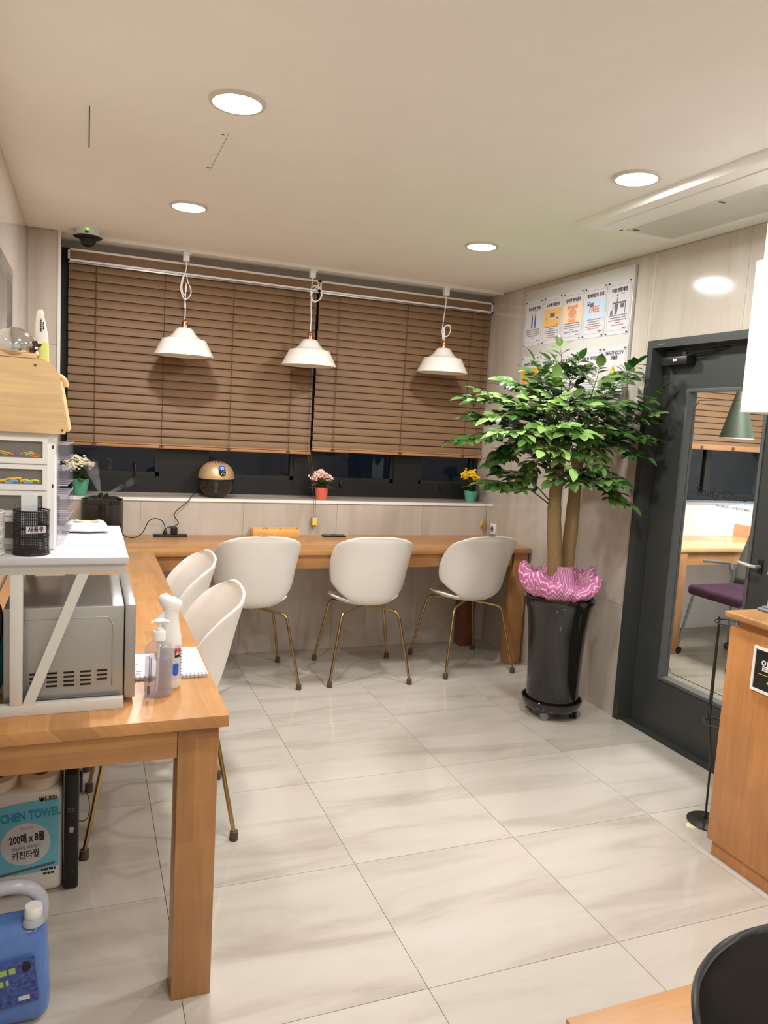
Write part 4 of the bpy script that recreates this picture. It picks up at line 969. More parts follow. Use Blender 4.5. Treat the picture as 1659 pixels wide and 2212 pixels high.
def mist(name, p0, p1, r0, r1, dens, label):
    mt, nt, b = new_mat(name+'_vapour'); nt.nodes.remove(b); pv = N(nt, 'ShaderNodeVolumePrincipled'); pv.inputs['Color'].default_value = (.95, .92, .88, 1)
    geo = N(nt, 'ShaderNodeNewGeometry'); vd = N(nt, 'ShaderNodeVectorMath', operation='DISTANCE'); vd.inputs[1].default_value = p0; nt.links.new(geo.outputs['Position'], vd.inputs[0])
    L_ = (Vector(p1)-Vector(p0)).length
    mr = N(nt, 'ShaderNodeMapRange'); mr.interpolation_type = 'SMOOTHSTEP'; mr.inputs[1].default_value = 0; mr.inputs[2].default_value = L_*.98; mr.inputs[3].default_value = dens; mr.inputs[4].default_value = 0
    nz = N(nt, 'ShaderNodeTexNoise'); nz.inputs['Scale'].default_value = 22; nt.links.new(geo.outputs['Position'], nz.inputs['Vector'])
    mu = N(nt, 'ShaderNodeMath', operation='MULTIPLY'); mz = N(nt, 'ShaderNodeMapRange'); mz.inputs[1].default_value = .3; mz.inputs[2].default_value = .6; nt.links.new(nz.outputs[0], mz.inputs[0])
    nt.links.new(vd.outputs['Value'], mr.inputs[0]); nt.links.new(mr.outputs[0], mu.inputs[0]); nt.links.new(mz.outputs[0], mu.inputs[1])
    nt.links.new(mu.outputs[0], pv.inputs['Density']); nt.links.new(pv.outputs[0], nt.nodes['Material Output'].inputs['Volume'])
    o = T(name, [p0]+[tuple(Vector(p0).lerp(Vector(p1), k/6)) for k in range(1, 7)], r0, mt, None, 16, r2=r1)
    tag(o, label, 'mist', kind='stuff')
mist('mist_plume', (hx-.014, hy, 1.010), (hx-.075, hy+.12, 1.20), .007, .055, 55, 'wide puff of mist rising left from the black humidifier')
mist('mist_jet', (hx+.031, hy, 1.007), (hx+.20, hy+.08, 1.09), .005, .026, 50, 'thin jet of mist blowing right from the black humidifier')
px_, py_ = .748, 4.672
t = thing('air_purifier', 'round air purifier with a gold dome over a clear water bowl', 'air purifier', (px_, py_, ZS))
LA('bowl', [(0, .001), (.050, .001), (.058, .004), (.085, .032), (.102, .062), (.109, .092), (.110, .105), (.106, .105), (.104, .092), (.097, .062), (.081, .035), (.056, .008), (0, .006)], px_, py_, ZS, M_bowlg, t, 48)
LA('water', [(0, .008), (.054, .009), (.079, .037), (.090, .055), (0, .055)], px_, py_, ZS, M_bowlg, t, 40)
LA('collar', [(0, .103), (.108, .103), (.109, .110), (.107, .118), (0, .118)], px_, py_, ZS, M_black, t, 48)
LA('stem', [(0, .030), (.009, .030), (.012, .103), (0, .103)], px_, py_, ZS, M_white, t, 20)
LA('dome', [(.110, .117)]+[(.110*math.cos(a)**.92, .118+.105*math.sin(a)) for a in [i*PI/2/14 for i in range(15)][:-1]]+[(0, .223)], px_, py_, ZS, M_gold, t, 56)
bm = BM()
for k in range(16):
    a = 2*PI*k/16; pts = []
    for q in range(6):
        el = PI/2-.12-.10*q; rr_ = .112; aa = a+.12*q; pts.append((px_+rr_*math.cos(el)*math.cos(aa), py_+rr_*math.cos(el)*math.sin(aa), ZS+.118+.1075*math.sin(el)))
    tube(bm, pts, .0018, 4)
obj('vent_ribs', bm, pm('gold_vent', (120, 84, 52), .3, .8), t)
nf = Vector((.16, -.84, .46)).normalized(); rt_ = Vector((nf.y, -nf.x, 0)).normalized()*-1; up_ = nf.cross(rt_)
pc = Vector((px_, py_, ZS+.118))+Vector((nf.x*.110, nf.y*.110, nf.z*.108))
poly('display', [(.021*math.cos(a), .014*(1 if math.sin(a) > 0 else -1)+.021*math.sin(a)) for a in [2*PI*i/24 for i in range(24)]], pc+nf*-.001, rt_, up_, M_blackg, t, th=.0040)
poly('screen', rrect(.030, .026, .008, 0, .015), pc+nf*.0032, rt_, up_, M_blueled, t, th=.0012)
text('digits', '13', .020, pc+nf*.0044+up_*.015, rt_, up_, M_cyanled, t)
for q, (a, b) in enumerate(((-.006, -.004), (.006, -.004), (0, -.009), (-.005, -.015), (.005, -.014))): poly('button', circ(.0022, a*1.5, b*1.5, 8), pc+nf*.0034, rt_, up_, M_white, t)
T('power_cord', spline([(px_-.06, py_+.03, ZS+.012), (px_-.11, py_+.02, ZS+.03), (px_-.14, 4.62, ZS+.020), (.585, 4.56, ZS+.008), (.570, 4.548, ZS-.012), (.528, 4.545, .920), (.500, 4.54, .895), (.488, 4.53, .870), (.505, 4.53, .842), (.512, 4.53, .824), (.490, 4.53, .806), (.455, 4.53, .800), (.440, 4.525, .790)], 6), .0026, M_black, t, 7)

# ------------------------------------------------------------------ things on the window counter
t = thing('power_strip', 'flat black power strip with two plugs on the window counter', 'power strip', (.44, 4.50, .75))
B('body', .370, .560, 4.485, 4.530, .7502, .763, M_black, t, .003)
p_ = B('plug', .468, .505, 4.492, 4.524, .763, .805, M_black, t, .006, 3)
LA('plug', [(0, 0), (.012, 0), (.013, .010), (.008, .018), (.005, .030), (0, .030)], .436, 4.508, .763, M_black, t, 16)
cb = T('black_cable', spline([(.436, 4.508, .795), (.428, 4.505, .825), (.405, 4.50, .850), (.370, 4.495, .856), (.340, 4.49, .838), (.322, 4.485, .800), (.300, 4.47, .768), (.260, 4.44, .7535), (.215, 4.40, .765), (.195, 4.39, .785)], 6), .0026, M_black, None, 7)
tag(cb, 'black cable looping from the power strip to the humidifier', 'cable')
bx = thing('bamboo_box', 'shallow bamboo organiser box of pens and clips on the window counter', 'box', (1.085, 4.50, .75))
x0, x1, y0_, y1_ = .945, 1.238, 4.462, 4.548
for q in ((x0, x1, y0_, y0_+.006), (x0, x1, y1_-.006, y1_), (x0, x0+.006, y0_+.006, y1_-.006), (x1-.006, x1, y0_+.006, y1_-.006), (1.125, 1.130, y0_+.006, y1_-.006)): B('side_board', *q, .7505, .801, M_bamboo, bx, .001)
B('bottom_board', x0+.006, x1-.006, y0_+.006, y1_-.006, .7505, .756, M_bamboo, bx)
rb_ = random.Random(3)
for k in range(9):
    a = rb_.uniform(0, PI); c = Vector((rb_.uniform(.975, 1.10), rb_.uniform(4.480, 4.53), .765+k*.0035)); d = Vector((math.cos(a)*.9, math.sin(a)*.35, rb_.uniform(.0, .3))).normalized()*rb_.uniform(.012, .022)
    o = T('metal_clip', spline([c-d, c+Vector((0, 0, .008)), c+d, c+Vector((.004, .004, -.004))], 3), .0024, M_chrome if k % 3 else M_black, None, 6); tag(o, 'small clip lying in the bamboo organiser box', 'clip', 'clips in the bamboo box')
for k in range(2):
    o = T('pen', [(1.14+k*.012, 4.478+k*.02, .775), (1.215, 4.49+k*.022, .778+k*.002)], .004, pm('pen_brown', (110, 70, 50), .4) if not k else M_black, None, 8); tag(o, ('brown pen lying in the bamboo organiser box', 'black pen lying in the bamboo organiser box')[k], 'pen', None)
t = thing('desk_socket', 'flat black pop-up socket plate in the window counter', 'socket', (1.475, 4.50, .75))
B('plate', 1.395, 1.540, 4.47, 4.53, .7502, .760, M_black, t, .003)
for a in (1.43, 1.50): LA('socket', [(0, 0), (.019, 0), (.019, .001), (0, .001)], a, 4.50, .760, M_greyp, t, 20)

# ------------------------------------------------------------------ things on the side counter
hR = 1.124
t = thing('steel_shelf_stand', 'white metal and laminate microwave stand on the side counter', 'shelf', (-.1, 2.09, .75))
B('shelf_top', XL+.012, .097, 1.838, 2.352, 1.108, hR, M_wboard, t, .001)
for yy in (1.852, 2.318):
    B('rail', XL+.020, .092, yy, yy+.022, 1.083, 1.108, M_whitem, t, .001); B('rail', XL+.020, .092, yy, yy+.022, .7502, .776, M_whitem, t, .001)
    B('post', -.156, -.129, yy, yy+.018, .776, 1.083, M_whitem, t, .001)
    for (xa, xb) in ((-.002, -.117), ):
        bm = BM(); w_ = .0125
        p = [bm.verts.new((xx, y_, z_)) for y_ in (yy, yy+.016) for xx, z_ in ((xa-w_, 1.083), (xa+w_, 1.083), (xb+w_, .776), (xb-w_, .776))]
        for f in ((0, 1, 2, 3), (7, 6, 5, 4), (0, 4, 5, 1), (1, 5, 6, 2), (2, 6, 7, 3), (3, 7, 4, 0)): bm.faces.new([p[i] for i in f])
        bmesh.ops.recalc_face_normals(bm, faces=bm.faces); obj('brace', bm, M_whitem, t)
# microwave
t = thing('microwave', 'silver microwave oven seen from its vented side, under the white shelf', 'microwave', (-.02, 2.08, .76))
bm = BM(); box(bm, -.172, .092, 1.884, 2.250, .766, .998, .004); obj('body', bm, M_silver, t, smooth=40)
bm = BM(); box(bm, .094, .119, 1.882, 2.252, .765, 1.000, .003); obj('door', bm, M_silver, t, smooth=40)
# embossed line and vents on the near side
P_ = [(-.128, .775), (-.128, .945), (-.124, .960), (-.112, .970), (.040, .970), (.056, .966), (.064, .955), (.066, .94), (.066, .80)]
bm = BM(); tube(bm, [(x, 1.8842, z) for x, z in spline([(a, b, 0) for a, b in P_], 4) for x, z in [(x, z)]] if False else [(p.x, 1.8842, p.y) for p in spline([(a, b, 0) for a, b in P_], 4)], .0016, 6); obj('embossed_line', bm, M_silver, t, smooth=True)
bm = BM()
for c in range(6):
    for r_ in range(4):
        if c == 5 and r_ == 3: continue
        x = -.142+c*.037; z = .838-r_*.0105; box(bm, x-.012, x+.012, 1.8828, 1.8845, z-.0024, z+.0024, .0008, 1)
obj('vent_slots', bm, M_dark, t)
B('rear_lip', -.170, .07, 1.8835, 1.8845, .7735, .776, M_chrome, t)
for fx, fy in ((.08, 1.92), (.08, 2.22), (-.14, 1.92), (-.14, 2.22)): LA('foot', [(0, 0), (.010, 0), (.010, .016), (0, .016)], fx, fy, .7502, M_black, t, 12)
# teal bottle behind the stand
t = thing('teal_kettle', 'shiny teal plastic jug with a black handle, left of the microwave', 'jug', (-.236, 2.0, .75))
LA('body', [(0, 0), (.045, 0), (.058, .03), (.060, .12), (.050, .20), (.040, .255), (.034, .262), (0, .262)], -.240, 2.02, .7502, pm('teal_plastic', (72, 160, 160), .15), t, 32)
T('handle', spline([(-.205, 1.985, .995), (-.188, 1.965, .98), (-.184, 1.962, .93), (-.196, 1.975, .88)], 6), .006, M_black, t, 8)
LA('spout_cap', [(0, 0), (.020, 0), (.017, .035), (0, .04)], -.240, 2.02, 1.0125, pm('pale_green_plastic', (170, 210, 160), .3), t, 20)

# drawer tower
dy = 1.938
t = thing('drawer_tower', 'white plastic drawer unit with clear windows holding snack sticks', 'drawers', (-.18, 2.05, hR))
B('carcass', XL+.012, -.067, dy+.006, 2.19, hR+.0005, 1.4035, M_white, t, .003)
for k, (zt, zb) in enumerate(((1.392, 1.330), (1.327, 1.268), (1.265, 1.206), (1.203, 1.140))):
    bm = BM(); x0, x1 = XL+.016, -.083; a0, a1, b0, b1 = x0+.012, x1-.011, zb+.013, zt-.010
    for q in clip_rects([(x0, x1, zb, zt)], (a0, a1, b0, b1)): box(bm, q[0], q[1], dy-.002, dy+.006, q[2], q[3])
    dd = obj('drawer', bm, M_white, t)
    poly('window_pane', rrect(a1-a0+.002, b1-b0+.002, .006), ((a0+a1)/2, dy+.0035, (b0+b1)/2), (1, 0, 0), (0, 0, 1), M_drawwin, dd, th=.001)
    B('drawer_shade_sheet', a0, a1, dy+.0045, dy+.0056, b0, b1, pm('drawer_shadow_grey', (146, 140, 132), .8) if 'drawer_shadow_grey' not in MT else MT['drawer_shadow_grey'], dd)  # flat grey sheet, coloured as the shade inside the drawer
    rr = random.Random(k+2); cols = [(210, 60, 50), (232, 208, 60), (226, 212, 70), (70, 120, 190), (200, 70, 50), (236, 170, 50)] if k == 0 else [(232, 180, 60), (110, 170, 200), (214, 206, 60), (236, 190, 70)]
    for q in range(34 if k == 0 else 12):
        nm = 'wrap_colour_%d_%d' % (k, q % len(cols)); mt = MT.get(nm) or pm(nm, cols[q % len(cols)], .4)
        xx = rr.uniform(a0+.006, a1-.022); zz = b0+.003+rr.uniform(0, .007)
        if k < 2:
            o = T('snack_stick', spline([(xx, dy+.0038, zz), (xx+.010, dy+.0036, zz+rr.uniform(-.001, .007)), (xx+.02, dy+.0038, zz+rr.uniform(0, .004))], 3), (.0015 if k == 0 else .0034), mt, dd, 5)
for zz in (1.372, 1.280): B('hinge_slot', -.0735, -.0705, dy-.0002+.0055, dy+.006, zz-.006, zz+.002, M_dark, t)
# clear stepped pocket rack on the side of the tower
t = thing('acrylic_pocket_rack', 'clear acrylic rack of small stepped pockets beside the drawer unit', 'rack', (-.045, 2.1, hR))
B('back_panel', -.0655, -.0635, 2.00, 2.21, hR+.0006, 1.398, M_acryl, t)
for k in range(4):
    for j in range(4):
        z0 = 1.335-k*.062; yy = 2.005+j*.05; bm = BM(); x0, x1 = -.0630, -.040+.003*j; 
        for q in ((x1-.0015, x1, yy, yy+.046, z0, z0+.040), (x0, x1, yy, yy+.0015, z0, z0+.040), (x0, x1, yy+.0445, yy+.046, z0, z0+.040), (x0, x1, yy, yy+.046, z0, z0+.0015)): box(bm, *q)
        obj('pocket', bm, M_acryl, t); B('pocket_bright_edge', x0, x1, yy-.0004, yy+.0006, z0+.0385, z0+.040, M_rimac, t); B('pocket_bright_edge', x1-.001, x1+.0004, yy, yy+.046, z0+.0385, z0+.040, M_rimac, t); B('pocket_bright_edge', x0, x1, yy-.0004, yy+.0006, z0, z0+.0015, M_rimac, t)  # opaque pale strips paint the bright highlights along the clear pocket edges
# bread bin on top
t = thing('bread_bin', 'pale wooden roll-top bread bin on top of the drawer unit', 'bread bin', (-.17, 2.1, 1.404))
prof = [(XL+.014, 1.404), (-.046, 1.402), (-.0415, 1.412), (-.062, 1.532), (-.066, 1.548), (-.073, 1.560), (-.083, 1.567), (-.096, 1.570), (XL+.014, 1.571)]
for yy in (1.925, 2.245):
    bm = BM(); A = [bm.verts.new((x, yy, z)) for x, z in prof]; Bq = [bm.verts.new((x, yy+.010, z)) for x, z in prof]
    bm.faces.new(A); bm.faces.new(Bq[::-1])
    for i in range(len(prof)): j = (i+1) % len(prof); bm.faces.new((A[i], A[j], Bq[j], Bq[i]))
    bmesh.ops.recalc_face_normals(bm, faces=bm.faces); obj('side_board', bm, M_pine, t)
for (x, z) in ((-.110, 1.557), (-.052, 1.411)):
    bm = BM(); bmesh.ops.create_cone(bm, cap_ends=True, segments=16, radius1=.0032, radius2=.0032, depth=.001, matrix=Matrix.Translation((x, 1.9246, z)) @ Matrix.Rotation(PI/2, 4, 'X')); obj('screw', bm, M_brass, t)
    bm = BM(); box(bm, x-.002, x+.002, 1.9235, 1.9242, z-.0005, z+.0005); box(bm, x-.0005, x+.0005, 1.9235, 1.9242, z-.002, z+.002); obj('screw_slot', bm, M_dark, t)
bm = BM(); pr = [(-.0415, 1.408), (-.0630, 1.535), (-.067, 1.549), (-.0670, 1.535), (-.0460, 1.408)]
A = [bm.verts.new((x+.004, 1.936, z)) for x, z in pr]; Bq = [bm.verts.new((x+.004, 2.244, z)) for x, z in pr]; bm.faces.new(A); bm.faces.new(Bq[::-1])
for i in range(5): j = (i+1) % 5; bm.faces.new((A[i], A[j], Bq[j], Bq[i]))
bmesh.ops.recalc_face_normals(bm, faces=bm.faces); lid = obj('front_lid', bm, M_pinez, t)
T('lid_knob', spline([(-.0585, 1.955, 1.536), (-.053, 1.953, 1.533), (-.0465, 1.952, 1.524), (-.045, 1.952, 1.512)], 4), .0062, M_pinez, lid, 12)
B('roof_board', XL+.014, -.100, 1.936, 2.244, 1.560, 1.5695, M_pine, t); B('floor_board', XL+.014, -.05, 1.936, 2.244, 1.4045, 1.412, M_pine, t); B('rear_board', XL+.014, XL+.02, 1.936, 2.244, 1.412, 1.56, M_pine, t)
# things on the bread bin
zt_ = 1.5712
t = thing('wooden_tray', 'small pale wooden dish on top of the bread bin', 'tray', (-.155, 1.985, zt_))
bm = BM(); box(bm, -.215, -.108, 1.950, 2.030, zt_, zt_+.004, .0015); 
for q in ((-.215, -.108, 1.950, 1.954), (-.215, -.108, 2.026, 2.030)): box(bm, *q, zt_, zt_+.013, .001)
obj('tray', bm, M_pine, t); B('handle', -.107, -.094, 1.975, 2.005, zt_, zt_+.006, M_pine, t, .002)
t = thing('glass_jar', 'clear glass bowl with chrome lid on the wooden dish', 'jar', (-.15, 1.99, zt_+.0045))
bm = BM(); lathe(bm, [(0, 0), (.040, 0), (.048, .012), (.050, .028), (.044, .046), (.030, .060), (.012, .067), (0, .068)], -.158, 1.990, zt_+.0045, 40); obj('lid', bm, M_chrome, t, smooth=True)
rr = random.Random(9)
for k in range(6):
    bm = BM(); c = Vector((-.118+rr.uniform(-.014, .016), 1.965+rr.uniform(-.012, .02), zt_+.022+rr.uniform(0, .026)-.004))
    bmesh.ops.create_icosphere(bm, subdivisions=1, radius=.011, matrix=Matrix.Translation(c) @ Matrix.Rotation(rr.uniform(0, 3), 4, Vector((1, .5, .2))) @ Matrix.Diagonal((1.3, .8, .7, 1)))
    o = obj('foil_sweet', bm, M_chrome if k % 3 else pm('dark_foil_%d' % k, (92, 78, 70), .2, .8)); tag(o, 'foil wrapped sweet heaped beside the chrome lid on the bread bin', 'sweet', 'foil sweets on the bread bin')
t = thing('tube_bottle', 'white and yellow-green squeeze tube standing on the bread bin', 'tube', (-.098, 2.02, zt_))
bm = BM(); 
prof2 = [(0, .014, .012), (.035, .0135, .011), (.040, .0125, .009)]
for z, a, b in (): pass
bm = BM(); rings = []
for z, a, b in ((0, .013, .010), (.045, .012, .009)): rings.append([bm.verts.new((-.098+a*math.cos(q), 2.02+b*math.sin(q), zt_+z)) for q in [2*PI*i/16 for i in range(16)]])
for i in range(16): bm.faces.new((rings[0][i], rings[0][(i+1) % 16], rings[1][(i+1) % 16], rings[1][i]))
bm.faces.new(rings[0][::-1]); bm.faces.new(rings[1]); obj('base', bm, pm('yellow_green_plastic', (226, 232, 130), .35), t, smooth=50)
bm = BM(); rings = []
for z, a, b, sx in ((.040, .0135, .009, 0), (.060, .0145, .008, -.002), (.085, .0120, .006, -.004), (.105, .0090, .005, -.005), (.116, .0080, .005, -.005), (.122, .0035, .002, -.005)): rings.append([bm.verts.new((-.100+sx+a*math.cos(q), 2.02+b*math.sin(q), zt_+z)) for q in [2*PI*i/16 for i in range(16)]])
for A, Bq in zip(rings, rings[1:]):
    for i in range(16): bm.faces.new((A[i], A[(i+1) % 16], Bq[(i+1) % 16], Bq[i]))
bm.faces.new(rings[0][::-1]); bm.faces.new(rings[-1]); obj('body', bm, pm('ivory_plastic', (240, 234, 220), .3), t, smooth=50)
dashes('small_print', (-.103, 2.0115, zt_+.085), (0, 0, 1), (-1, 0, .1), [.03, .018], .003, M_ink, t)

# mesh cups
def mesh_cup(x, y, r, h, mat, matd, label, tagtxt=None):
    t = thing('mesh_cup', label, 'pen cup', (x, y, hR), 'perforated metal cups on the white shelf')
    LA('wall', [(r, .004), (r, h-.003)], x, y, hR, mat, t, 48, sm=True, uv=True)
    bm = BM(); tube(bm, [(x+r*math.cos(a), y+r*math.sin(a), hR+h-.002) for a in [2*PI*i/40 for i in range(41)]], .0018, 6); tube(bm, [(x+r*math.cos(a), y+r*math.sin(a), hR+.003) for a in [2*PI*i/40 for i in range(41)]], .0022, 6)
    obj('rim', bm, matd, t, smooth=True); LA('bottom', [(0, .001), (r, .001), (r, .004), (0, .004)], x, y, hR, matd, t, 40)
    for z in (.040, .060): LA('solid_band', [(r+.0003, z), (r+.0003, z+.006)], x, y, hR, matd, t, 48, sm=True)
    return t
cx0, cy0 = -.1145, 1.895
c1 = mesh_cup(cx0, cy0, .038, .104, M_mesh_b, M_black, 'black perforated metal cup with a white name tag')
poly('name_tag', rect(.042, .015), (cx0+.012, cy0-.0405, hR+.062), (1, .30, 0), (0, 0, 1), M_paper, c1)
text('lettering', '사용우', .0135, (cx0+.012, cy0-.0412, hR+.062), (1, .30, 0), (0, 0, 1), M_ink, c1, maxw=.034, bold=.0004)
mesh_cup(-.208, 1.895, .038, .100, M_mesh_w, M_white, 'white perforated metal cup at the left picture edge')
t = B('paper_cup_sleeve', cx0-.022, cx0+.012, cy0+.004, cy0+.010, hR+.02, hR+.137, pm('frosted_plastic', (226, 232, 236), .4)); tag(t, 'frosted white card standing in the black mesh cup', 'card')
o = LA('clear_cup', [(.020, 0), (.027, .085), (.0265, .085), (.0195, .001), (0, .001)], cx0-.008, cy0+.006, hR+.030, M_acryl, None, 30); tag(o, 'clear plastic cup leaning inside the black mesh cup', 'cup')
# wet wipes pack
bm = BM(); nx, ny = 18, 10; g0 = []; g1 = []
for j in range(ny+1):
    r0_, r1_ = [], []
    for i in range(nx+1):
        u, v = i/nx, j/ny; x = -.056+u*.118; y = 2.200+v*.085+(.004*math.sin(u*9))
        e = min(1, min(u, 1-u)*7)**.5*min(1, min(v, 1-v)*6)**.5
        r0_.append(bm.verts.new((x, y, hR+.0008+.006*(1-e)))); r1_.append(bm.verts.new((x, y, hR+.009+.019*e+.0015*math.sin(u*13+v*5))))
    g0.append(r0_); g1.append(r1_)
for G, fl_ in ((g0, 1), (g1, 0)):
    for j in range(ny):
        for i in range(nx):
            q = (G[j][i], G[j][i+1], G[j+1][i+1], G[j+1][i]); bm.faces.new(q[::-1] if fl_ else q)
for j in (0, ny):
    for i in range(nx): bm.faces.new((g0[j][i], g0[j][i+1], g1[j][i+1], g1[j][i]))
for i in (0, nx):
    for j in range(ny): bm.faces.new((g0[j][i], g0[j+1][i], g1[j+1][i], g1[j][i]))
bmesh.ops.recalc_face_normals(bm, faces=bm.faces)
wp = thing('wipes_pack', 'white soft pack of wipes with a food picture on the shelf top', 'packet', (0, 2.24, hR))
obj('packet', bm, M_white, wp, smooth=60)
zz = hR+.0292
poly('picture', circ(.036, .004, -.010, 28, .018), (0, 2.246, zz), (1, 0, 0), (0, 1, 0), pm('printed_cyan', (90, 170, 220), .5), wp)
poly('picture', circ(.032, .008, -.010, 28, .014), (0, 2.246, zz+.0004), (1, 0, 0), (0, 1, 0), M_peach, wp); poly('picture', circ(.014, -.010, -.016, 20, .006), (0, 2.246, zz+.0008), (1, 0, 0), (0, 1, 0), pm('printed_lime', (190, 210, 90), .5), wp)
poly('picture', circ(.014, .024, -.006, 20, .007), (0, 2.246, zz+.0008), (1, 0, 0), (0, 1, 0), M_soup, wp)
bm = BM()
for k in range(6): box(bm, -.030+k*.013, -.022+k*.013, 2.262, 2.265, zz, zz+.0004)
for k in range(2): box(bm, -.042+k*.004, -.040+k*.004, 2.255, 2.267, zz, zz+.0004)
obj('small_print', bm, M_ink, wp)

# sanitiser pump bottle
bx0, by0 = .1785, 1.925
t = thing('pump_bottle', 'clear pump bottle of hand sanitiser on the side counter', 'bottle', (bx0, by0, .75))
def oval(name, prof, sx, mat, cx_, cy_, seg=36, par=None):
    bm = BM(); lathe(bm, prof, 0, 0, 0, seg)
    for v in bm.verts: v.co = Vector((v.co.x, v.co.y*sx, v.co.z))
    bmesh.ops.translate(bm, vec=(cx_, cy_, .7503), verts=bm.verts); return obj(name, bm, mat, par, smooth=40)
oval('bottle', [(0, 0), (.030, 0), (.034, .004), (.034, .120), (.031, .132), (.022, .140), (.014, .144), (.0135, .150), (0, .150)], .8, M_gel, bx0, by0, par=t)
oval('liquid', [(0, .003), (.029, .003), (.0325, .006), (.0325, .100), (0, .100)], .78, M_gel, bx0, by0, par=t)
LA('cap', [(0, 0), (.0158, 0), (.0158, .021), (.014, .024), (.009, .025), (.009, .030), (.004, .031), (.004, .044), (0, .044)], bx0, by0, .8953, M_white, t, 28)
bm = BM(); tube(bm, spline([(bx0+.022, by0-.004, .941), (bx0+.008, by0-.001, .945), (bx0-.006, by0, .944), (bx0-.019, by0+.001, .938)], 5), .0048, 10); box(bm, bx0-.013, bx0+.013, by0-.008, by0+.008, .939, .948, .004); obj('pump_head', bm, M_white, t, smooth=50)
T('dip_tube', [(bx0, by0, .895), (bx0-.004, by0, .762)], .0035, M_white, t, 10)
dashes('small_print', (bx0-.024, by0-.0215, .825), (0, 0, 1), (-.8, .6, 0), [.07, .06], .0025, M_greyp, t); B('barcode', bx0-.029, bx0-.022, by0-.024, by0-.0235, .762, .785, M_greyp, t)
# spray bottle
sx0, sy0 = .212, 1.984
t = thing('spray_bottle', 'white trigger spray bottle behind the clear pump bottle', 'bottle', (sx0, sy0, .75))
LA('bottle', [(0, .0004), (.026, .0004), (.029, .004), (.029, .115), (.028, .135), (.023, .160), (.020, .185), (.020, .205), (.022, .215), (0, .216)], sx0, sy0, .75, M_white, t, 36)
bm = BM(); rings = []
for z, a, b, sx in ((.205, .020, .020, 0), (.215, .027, .021, -.001), (.226, .031, .022, -.002), (.236, .029, .021, -.003), (.243, .020, .015, -.005), (.246, .006, .005, -.006)): rings.append([bm.verts.new((sx0+sx+a*math.cos(q), sy0+b*math.sin(q), .75+z-.006*math.cos(q))) for q in [2*PI*i/28 for i in range(28)]])
for A, Bq in zip(rings, rings[1:]):
    for i in range(28): bm.faces.new((A[i], A[(i+1) % 28], Bq[(i+1) % 28], Bq[i]))
bm.faces.new(rings[-1]); bm.faces.new(rings[0][::-1]); obj('spray_head', bm, M_white, t, smooth=50)
poly('trigger', [(0, 0), (-.022, -.024), (-.030, -.030), (-.014, -.028), (.002, -.022)], (sx0-.018, sy0-.004, .958), (1, 0, 0), (0, 0, 1), M_white, t, th=.008)
# wrap labels on the spray body
def wrap(name, r, z0, z1, a0, a1, mat, par, cx_, cy_, n=14, wave=0):
    bm = BM(); A, Bq = [], []
    for i in range(n+1):
        a = a0+(a1-a0)*i/n; w_ = wave*math.sin(PI*i/n)
        A.append(bm.verts.new((cx_+r*math.cos(a), cy_+r*math.sin(a), z0-w_))); Bq.append(bm.verts.new((cx_+r*math.cos(a), cy_+r*math.sin(a), z1+w_*.3)))
    for i in range(n): bm.faces.new((A[i], A[i+1], Bq[i+1], Bq[i]))
    return obj(name, bm, mat, par, smooth=True)
wrap('label', .0293, .775, .862, -PI*.95, -.05, M_paper, t, sx0, sy0, 24)
wrap('label_badge', .0296, .835, .858, -1.25, -.62, M_ink, t, sx0, sy0); wrap('label_badge', .0298, .842, .868, -1.2, -.66, M_paper, t, sx0, sy0); wrap('label_wave', .0296, .792, .818, -1.4, -.8, pm('label_blue', (40, 96, 200), .5), t, sx0, sy0, wave=.006)
text('lettering', '99', .020, (sx0+.0165, sy0-.0252, .852), (.80, .58, 0), (0, 0, 1), M_red, t, maxw=.019, bold=.0004)
bm = BM()
for k in range(9): box(bm, sx0+.024, sx0+.0292, sy0-.0165, sy0-.0145, .785+k*.008, .787+k*.008)
obj('small_print', bm, M_inkg, t)
# spiral pads
def pad(x0, x1, y0, y1, name, label, txt=False):
    t = thing('spiral_pad', label, 'notepad', ((x0+x1)/2, (y0+y1)/2, .75), 'spiral pads lying on the side counter')
    B('pages', x0, x1, y0, y1, .7504, .759, M_paper, t, .001); B('cover_sheet', x0+.001, x1-.001, y0+.003, y1+.002, .7592, .7602, pm('pad_sheet', (250, 250, 252), .5) if 'pad_sheet' not in MT else MT['pad_sheet'], t)
    n = int((x1-x0)/.0105)
    for k in range(n):
        x = x0+.006+k*.0105; bm = BM(); tube(bm, [(x, y0+.002+.0065*math.cos(a), .7575+.0062*math.sin(a)) for a in [PI*1.15-2.6*i/9*1.3 for i in range(10)]], .0014, 5); obj('wire_ring', bm, M_white if k % 1 else M_chrome, t, smooth=True)
        if k % 1 == 0: B('punch_hole', x-.0024, x+.0024, y0+.009, y0+.013, .7603, .7606, M_ink, t)
    return t
pad(.205, .322, 2.035, 2.285, 'a', 'open blank spiral pad at the counter edge, right of the spray bottle')
p2 = pad(.095, .195, 2.040, 2.24, 'b', 'printed spiral pad between the microwave and the pump bottle')
bm = BM(); rr = random.Random(5)
for k in range(8): box(bm, .124+rr.uniform(0, .012), .130+rr.uniform(0, .02), 2.065+k*.02, 2.069+k*.02, .7603, .7606)
obj('small_print', bm, M_ink, p2)

